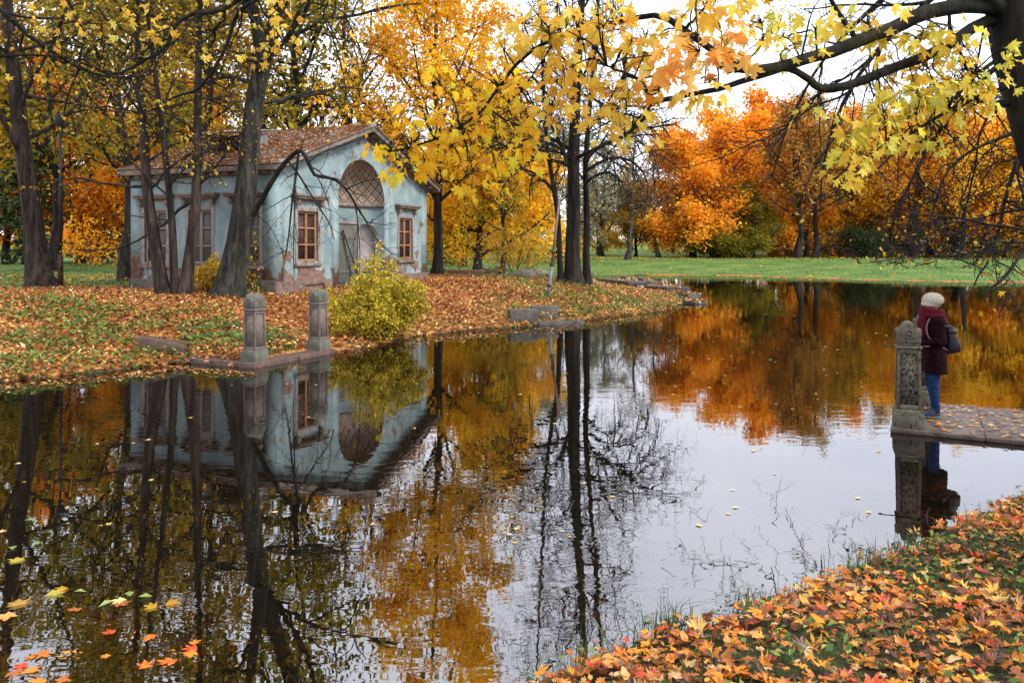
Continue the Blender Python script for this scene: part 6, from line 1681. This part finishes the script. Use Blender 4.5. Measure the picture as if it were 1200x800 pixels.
for i, (px, py, lab) in enumerate([(168, 700, 'oval green floating leaf next to the bright orange one'), (152, 698, 'small green floating leaf behind the pink-beige one'), (128, 706, 'pale green floating leaf at the near side of the pink-beige one'),
                                   (92, 694, 'green floating leaf right of the yellow-gold one'), (15, 643, 'green floating leaf at the left edge above the pale yellow one'), (45, 637, 'long pale green floating leaf above the pale yellow one'),
                                   (34, 610, 'slim green floating leaf farther out at the left edge')]):
    floating(px, py, .10, 'lily', lab, LGP, T_DIA, seed=i)
LB = {0: ('leaves drifting on the bright orange reflection', 'small pale leaf drifting on the orange reflection of the far maples'),
      1: ('leaves drifting in the middle of the pond', 'small pale leaf drifting on the middle of the pond'),
      2: ('leaves drifting off the pavilion shore', 'small pale leaf drifting on the dark water before the pavilion shore'),
      3: ('leaves drifting near the landing', 'small yellow leaf drifting on the water by the near landing')}
rng = np.random.default_rng(66)
proto_l = []
for k in range(5):
    V, Fc, T = leaf_cloud(np.zeros((1, 3)), np.array([1.]), np.array([[1., 0, 0]]), np.array([[0, 0, 1.]]), T_MAPL, rng, curl=.04, fold=.05, center=True, tint=np.array([.2 + .18 * k]))
    proto_l.append(make_mesh('floating_leaf', V, Fc, M['float_leaf'], tint=T))
zones = [(0, 70, (770, 1040, 350, 480)), (1, 22, (560, 860, 380, 640)), (2, 22, (0, 560, 450, 640)), (3, 12, (860, 1040, 480, 600)), (1, 24, (800, 930, 345, 372))]
for zi, n, (x0, x1, y0, y1) in zones:
    for _ in range(n):
        py = y0 + (y1 - y0) * rng.random() ** 1.4; px = rng.uniform(x0, x1); x, y = wat(px, py)
        if sdf(np.array([x]), np.array([y]))[0] > -.12: continue
        o = obj('floating_leaf', proto_l[rng.integers(5)], None, (x, y, .006), rng.random() * 6.28); s = rng.uniform(.03, .075) * (1 + y / 50); o.scale = (s, s, s)
        tag(o, LB[zi][1], 'leaf', LB[zi][0])
# drift of small leaves packed along the pavilion shore
c = []
for (ax, ay), (bx_, by_), n in [((0, 452), (130, 440), 90), ((130, 440), (215, 428), 150), ((200, 428), (300, 437), 110), ((480, 398), (600, 388), 130), ((600, 388), (780, 368), 200)]:
    q = rng.random(n); px = ax + (bx_ - ax) * q; py = ay + (by_ - ay) * q + np.abs(rng.normal(0, 3.5, n))
    for a_, b2 in zip(px, py): c.append((*wat(a_, b2), .006))
c = np.array(c); n = len(c); c = c[sdf(c[:, 0], c[:, 1]) < -.03]; n = len(c); mid = unit(rng, n); mid[:, 2] *= .05; nh = unit(rng, n) * .05; nh[:, 2] += 1
me = leaf_obj('leaf_drift', [leaf_cloud(c, .06 + .06 * rng.random(n), mid, nh, T_DIA, rng, curl=.02, fold=.02)], M['litter_isl'])
tag(obj('leaf_drift', me), 'band of fallen leaves afloat along the pavilion shore', 'leaves', kind='stuff')
n = 520; px = rng.uniform(0, 240, n); py = rng.uniform(715, 800, n) + 14 * np.sin(px * .04); c = []
for a_, b2 in zip(px, py):
    q = wat(a_, b2); c.append((*q, .004 if rng.random() < .12 else -.004 - .05 * rng.random()))
c = np.array(c); c = c[hn(c[:, 0] * 1.7 + 2, c[:, 1] * 2.6) + .35 * rng.normal(size=len(c)) > .45]; n = len(c); mid = unit(rng, n); mid[:, 2] *= .04; nh = unit(rng, n) * .05; nh[:, 2] += 1
me = leaf_obj('drowned_leaves', [leaf_cloud(c, .07 + .07 * rng.random(n), mid, nh, T_MAP, rng, curl=.05, fold=.04, center=True, tint=rng.choice([.36, .42, .48, .52, .87, .9], n))], M['litter'])
tag(obj('drowned_leaves', me), 'orange leaves drowned just under the surface in the near left water', 'leaves', kind='stuff')
# sunken leaves on the pond bed near the bank
x = rng.uniform(-5, 7, 9000); y = rng.uniform(1.2, 10, 9000); s = sdf(x, y); k = (s < -.04) & (s > -2.4) & (np.abs(x / y) < .8) & (rng.random(9000) < .75); c = np.stack([x[k], y[k], height(x[k], y[k]) + .02], 1); n = len(c)
mid = unit(rng, n); mid[:, 2] *= .2; nh = unit(rng, n) * .3; nh[:, 2] += 1
me = leaf_obj('sunken_leaves', [leaf_cloud(c, .08 + .09 * rng.random(n), mid, nh, T_MAPL, rng, center=True)], M['litter'])
tag(obj('sunken_leaves', me), 'reddish leaves sunk on the pond bed along the near bank', 'leaves', kind='stuff')

# ================================================================== THE VISITOR
def remesh(o, vox):
    r = o.modifiers.new('remesh', 'REMESH'); r.mode = 'VOXEL'; r.voxel_size = vox; r.use_smooth_shade = True
    s = o.modifiers.new('smooth', 'SMOOTH'); s.factor = .5; s.iterations = 3
    return o
M['skin'] = mottled('skin', [(.3, (.42, .22, .16)), (.7, (.56, .32, .25))], 8, bump=0, rough=.5)
M['coat'] = mottled('maroon_wool', [(.3, (0.005357, 0.0005952, 0.00119)), (.7, (0.01488, 0.001488, 0.002678))], 9, rough=.9, bump=1.0, bdist=.035, spec=.1, stretch=(1, 1, .45))
M['scarf'] = mottled('crimson_knit', [(.3, (0.04241, 0.002827, 0.006597)), (.7, (0.1131, 0.007539, 0.01508))], 40, rough=.9, bump=.6, bdist=.006, spec=.1, stretch=(1, 1, 2.5))
M['beanie'] = mottled('cream_knit', [(.3, (0.3, 0.26, 0.2)), (.7, (0.5, 0.46, 0.38))], 55, rough=.95, bump=.9, bdist=.008, spec=.1)
M['jeans'] = mottled('blue_denim', [(.3, (0.00408, 0.01224, 0.0408)), (.55, (0.00816, 0.02856, 0.0952)), (.8, (0.0238, 0.0578, 0.1428))], 8, rough=.85, bump=1.0, bdist=.03, spec=.15, stretch=(1, 1, 2.2))
M['shoe'] = mottled('navy_shoe', [(.3, (0.01088, 0.0136, 0.0272)), (.7, (0.0408, 0.0476, 0.0816))], 20, rough=.7)
M['sole'] = mottled('shoe_sole', [(.3, (0.08, 0.072, 0.072)), (.7, (0.208, 0.192, 0.184))], 12, rough=.7)
M['pack'] = mottled('plum_nylon', [(.3, (0.00264, 0.00132, 0.003696)), (.6, (0.00792, 0.003168, 0.008976)), (.8, (0.01848, 0.00924, 0.0198))], 14, rough=.5, bump=.3, bdist=.006)
M['strap'] = mottled('mauve_strap', [(.3, (0.096, 0.0672, 0.0912)), (.7, (0.1632, 0.1248, 0.1536))], 14, rough=.7)
M['eye_white'] = mottled('eye_white', [(.3, (0.48, 0.464, 0.44)), (.7, (0.56, 0.544, 0.52))], 10, bump=0, rough=.2)
pw = at(1094, 485, 11.0)
person_loc = (pw[0], pw[1], .066)
prz = R(-8)
def limb(m, pts, rads, n=12, k=9):
    P = resample(pts, k); Rr = np.interp(np.linspace(0, 1, k), np.linspace(0, 1, len(rads)), rads)
    m.tube(P, Rr, n); m.ball(pts[0], rads[0] * .98, 12, 8); m.ball(pts[-1], rads[-1] * .98, 12, 8)
m = MB()
m.loft([ell(0, 0, z, rx, ry, 20, 2.3) for z, rx, ry in [(.78, .085, .13), (.86, .105, .165), (.95, .10, .155), (1.06, .085, .13), (1.18, .098, .145), (1.28, .10, .165), (1.36, .085, .16), (1.40, .06, .10)]])
limb(m, [(0, 0, 1.37), (-.01, 0, 1.44), (-.02, 0, 1.52)], [.062, .052, .055])
legs = []
for s, fx in ((-1, -.03), (1, .035)):
    hip, knee, ank = (0, s * .085, .86), (-.015 + fx * .5, s * .088, .47), (fx + .03, s * .09, .085)
    limb(m, [hip, knee, ank], [.088, .056, .038]); legs.append((hip, knee, ank, s, fx))
    limb(m, [(fx + .045, s * .09, .04), (fx - .06, s * .092, .035), (fx - .15, s * .095, .025)], [.036, .036, .024])
arms = []
for s in (-1, 1):
    sh, el, wr = (.0, s * .175, 1.345), (.03, s * .215, 1.06), (-.185, s * .10, 1.03)
    limb(m, [sh, el], [.052, .042]); limb(m, [el, wr], [.042, .028]); arms.append((sh, el, wr, s))
    hd = np.array([-.235, s * .075, 1.025])                        # palm, fingers curled, thumb from the side
    m.loft([ell(0, 0, 0, .028, .016, 12), ell(0, 0, .035, .040, .017, 12), ell(0, 0, .075, .042, .015, 12), ell(0, 0, .09, .036, .012, 12)])
    Q = Vector((-1, -s * .25, -.02)).to_track_quat('Z', 'Y').to_matrix()
    m.V[-1] = m.V[-1] @ np.array(Q).T + np.array([-.185, s * .098, 1.03])
    for j, (o, ln) in enumerate([(-.030, .058), (-.010, .068), (.010, .064), (.029, .050)]):
        a = np.array([o, 0, .085]); loc = [a, a + (0, .004, ln * .45), a + (0, .018, ln * .8), a + (0, .036, ln * .92)]
        loc = [np.array(q) @ np.array(Q).T + np.array([-.185, s * .098, 1.03]) for q in loc]
        limb(m, loc, [.0095, .009, .008, .007], 8, 7)
    loc = [np.array(q) @ np.array(Q).T + np.array([-.185, s * .098, 1.03]) for q in [(-.03, 0, .025), (-.052, .006, .05), (-.056, .014, .078)]]
    limb(m, loc, [.012, .011, .009], 8, 7)
# head: skull, jaw, nose, lips, brow, ears
hx0, hz0 = -.025, 1.565
m.ball((hx0 + .012, 0, hz0 + .012), 1, 20, 14, (.098, .077, .105))
m.loft([ell(hx0 - .045, 0, 1.452, .022, .020, 14), ell(hx0 - .035, 0, 1.470, .050, .045, 14), ell(hx0 - .028, 0, 1.505, .062, .058, 14), ell(hx0 - .015, 0, 1.56, .074, .066, 14)])
m.loft([ell(hx0 - .084, 0, 1.590, .008, .007, 8), ell(hx0 - .096, 0, 1.562, .012, .010, 8), ell(hx0 - .104, 0, 1.540, .015, .014, 8), ell(hx0 - .088, 0, 1.528, .010, .013, 8)])
m.ball((hx0 - .088, 0, 1.508), 1, 10, 6, (.010, .022, .007)); m.ball((hx0 - .084, 0, 1.496), 1, 10, 6, (.010, .020, .007)); m.ball((hx0 - .076, 0, 1.463), 1, 10, 6, (.016, .022, .016))
m.ball((hx0 - .074, 0, 1.60), 1, 12, 6, (.018, .052, .012))
for s in (-1, 1): m.ball((hx0 + .02, s * .078, 1.555), 1, 10, 8, (.020, .010, .032))
person = m.build('person', M['skin'], None, smooth_=True); remesh(person, .0065)
person.location = person_loc; person.rotation_euler = (0, 0, prz)
tag(person, 'person in cream knit hat, crimson scarf, maroon coat and jeans standing on the stone landing', 'person')
for s in (-1, 1):
    m = MB(); m.ball((hx0 - .073, s * .031, 1.570), .0125, 10, 8); ey = m.build('eye', M['eye_white'], person, smooth_=True)
    m = MB(); m.ball((hx0 - .0815, s * .031, 1.570), 1, 10, 6, (.005, .006, .006)); m.build('iris', M['black'], ey, smooth_=True)
# clothes
m = MB()
m.loft([ell(x, 0, z, rx, ry, 24, 2.3) for z, rx, ry, x in [(.605, .150, .205, .01), (.62, .152, .208, .01), (.72, .148, .205, .01), (.86, .140, .20, .005), (1.0, .125, .18, .0), (1.10, .122, .175, 0), (1.22, .132, .19, 0), (1.32, .128, .20, .005), (1.385, .105, .17, .01), (1.43, .075, .10, .0)]])
for sh, el, wr, s in arms:
    limb(m, [sh, el], [.074, .066]); limb(m, [el, (wr[0] * .92, wr[1], wr[2])], [.066, .050])
for z in (.78, .9, 1.02, 1.14): m.ball((-.128 - .012 * (z < 1), .05, z), 1, 8, 6, (.012, .016, .016))
coat = remesh(m.build('coat', M['coat'], person, smooth_=True), .012)
m = MB()
m.loft([ell(0, 0, z, rx, ry, 18, 2.3) for z, rx, ry in [(.74, .105, .165), (.86, .118, .178), (.93, .112, .168)]])
for hip, knee, ank, s, fx in legs:
    limb(m, [hip, knee, (ank[0], ank[1], .10)], [.100, .068, .052], 14, 12)
    for z, r in ((.115, .058), (.145, .055), (.44, .072), (.47, .070)):
        x = np.interp(z, [.085, .47], [ank[0], knee[0]]); m.ball((x, s * .09, z), 1, 12, 6, (r, r, .014))
remesh(m.build('jeans', M['jeans'], person, smooth_=True), .010)
for hip, knee, ank, s, fx in legs:
    m = MB(); y = s * .092
    m.loft([ell(fx - .045, y, .022, .128, .046, 20, 2.4), ell(fx - .045, y, .05, .128, .048, 20, 2.4), ell(fx - .03, y, .08, .10, .044, 20, 2.2), ell(fx + .012, y, .105, .062, .042, 20), ell(fx + .03, y, .135, .050, .044, 20)])
    so = m.build('shoe', M['shoe'], person, smooth_=True)
    m = MB(); m.loft([ell(fx - .045, y, .0, .132, .048, 20, 2.5), ell(fx - .045, y, .022, .135, .051, 20, 2.5), ell(fx - .045, y, .028, .13, .048, 20, 2.5)]); m.build('sole', M['sole'], so)
    m = MB()
    for q in range(3): m.bar((fx - .035 - .022 * q, y - .03, .094 - .012 * q), (fx - .035 - .022 * q, y + .03, .094 - .012 * q), .008, .008)
    m.build('laces', M['sole'], so)
m = MB(); rng = np.random.default_rng(8)
for z, rx, ry, r, tl in [(1.405, .125, .145, .045, .02), (1.445, .115, .130, .048, -.03), (1.466, .112, .118, .040, .03)]:
    a = np.linspace(0, 2 * math.pi, 26)
    m.tube(np.stack([-.015 + rx * np.cos(a), ry * np.sin(a), z - .02 * np.cos(a) + tl * np.sin(a) * .5], 1), r * (1 + .12 * np.sin(a * 3 + z * 40)), 10)
limb(m, [(-.11, -.03, 1.42), (-.15, -.04, 1.32), (-.155, -.05, 1.20), (-.15, -.05, 1.12)], [.055, .052, .05, .045]); limb(m, [(-.11, .05, 1.42), (-.145, .05, 1.30), (-.15, .04, 1.20)], [.05, .05, .045])
remesh(m.build('scarf', M['scarf'], person, smooth_=True), .010)
m = MB()
m.loft([ell(x, 0, z, rx, ry, 24) for z, rx, ry, x in [(1.545, .112, .092, .0), (1.57, .128, .106, .006), (1.60, .140, .117, .016), (1.635, .139, .116, .020), (1.672, .122, .104, .020), (1.700, .092, .080, .018), (1.716, .054, .048, .016), (1.722, .016, .014, .015)]])
m.loft([ell(-.010, 0, z, rx, ry, 24) for z, rx, ry in [(1.530, .110, .092), (1.535, .118, .100), (1.575, .120, .102), (1.58, .112, .094)]])
hat = m.build('beanie', M['beanie'], person, smooth_=True)
hat.rotation_euler = (0, R(3), 0); hat.location = (-.112, 0, -.006)
m = MB(); m.tube([(.045, -.05, 1.56), (.062, .0, 1.50), (.045, .05, 1.56)], [.03, .036, .03], 8)
m.build('hair', mottled('dark_hair', [(.3, (.015, .009, .006)), (.7, (.05, .03, .018))], 30, stretch=(1, 1, .2)), person, smooth_=True)
# backpack
bp_ = thing('backpack', 'small dark plum backpack with mauve straps on the visitor in the maroon coat', 'backpack', person_loc, prz)

m = MB(); m.loft([ell(x, 0, z, rx, ry, 20, 3.2) for z, rx, ry, x in [(.885, .055, .115, .185), (.90, .075, .135, .195), (.98, .085, .145, .205), (1.10, .082, .140, .200), (1.20, .068, .125, .185), (1.245, .040, .09, .17)]]); bag = m.build('bag', M['pack'], bp_, smooth_=True)
m = MB(); m.loft([ell(.285, 0, z, rx, ry, 16, 3) for z, rx, ry in [(.90, .02, .085), (.915, .035, .10), (1.0, .038, .105), (1.055, .03, .095), (1.065, .015, .08)]]); m.build('pocket', M['pack'], bp_, smooth_=True)
m = MB(); m.loft([ell(.195, 0, z, rx, ry, 20, 3.2) for z, rx, ry in [(1.165, .088, .138), (1.19, .086, .136), (1.235, .065, .11), (1.262, .03, .06)]]); m.build('flap', M['pack'], bp_, smooth_=True)
for s in (-1, 1):
    m = MB(); P = resample([(.135, s * .105, .93), (.02, s * .165, 1.00), (-.115, s * .150, 1.10), (-.138, s * .125, 1.25), (-.085, s * .115, 1.375), (.0, s * .115, 1.425), (.085, s * .11, 1.40), (.14, s * .09, 1.27)], 24)
    rings = []
    T = np.gradient(P, axis=0); T /= np.linalg.norm(T, axis=1, keepdims=True)
    for p, t_ in zip(P, T):
        wv = np.array([0, 1., 0]); wv = wv - (wv @ t_) * t_; wv /= np.linalg.norm(wv); nv = np.cross(t_, wv)
        rings.append([p + wv * .024 * a_ + nv * .006 * b2 for a_, b2 in ((-1, -1), (1, -1), (1, 1), (-1, 1))])
    m.loft(rings); m.build('strap', M['strap'], bp_)
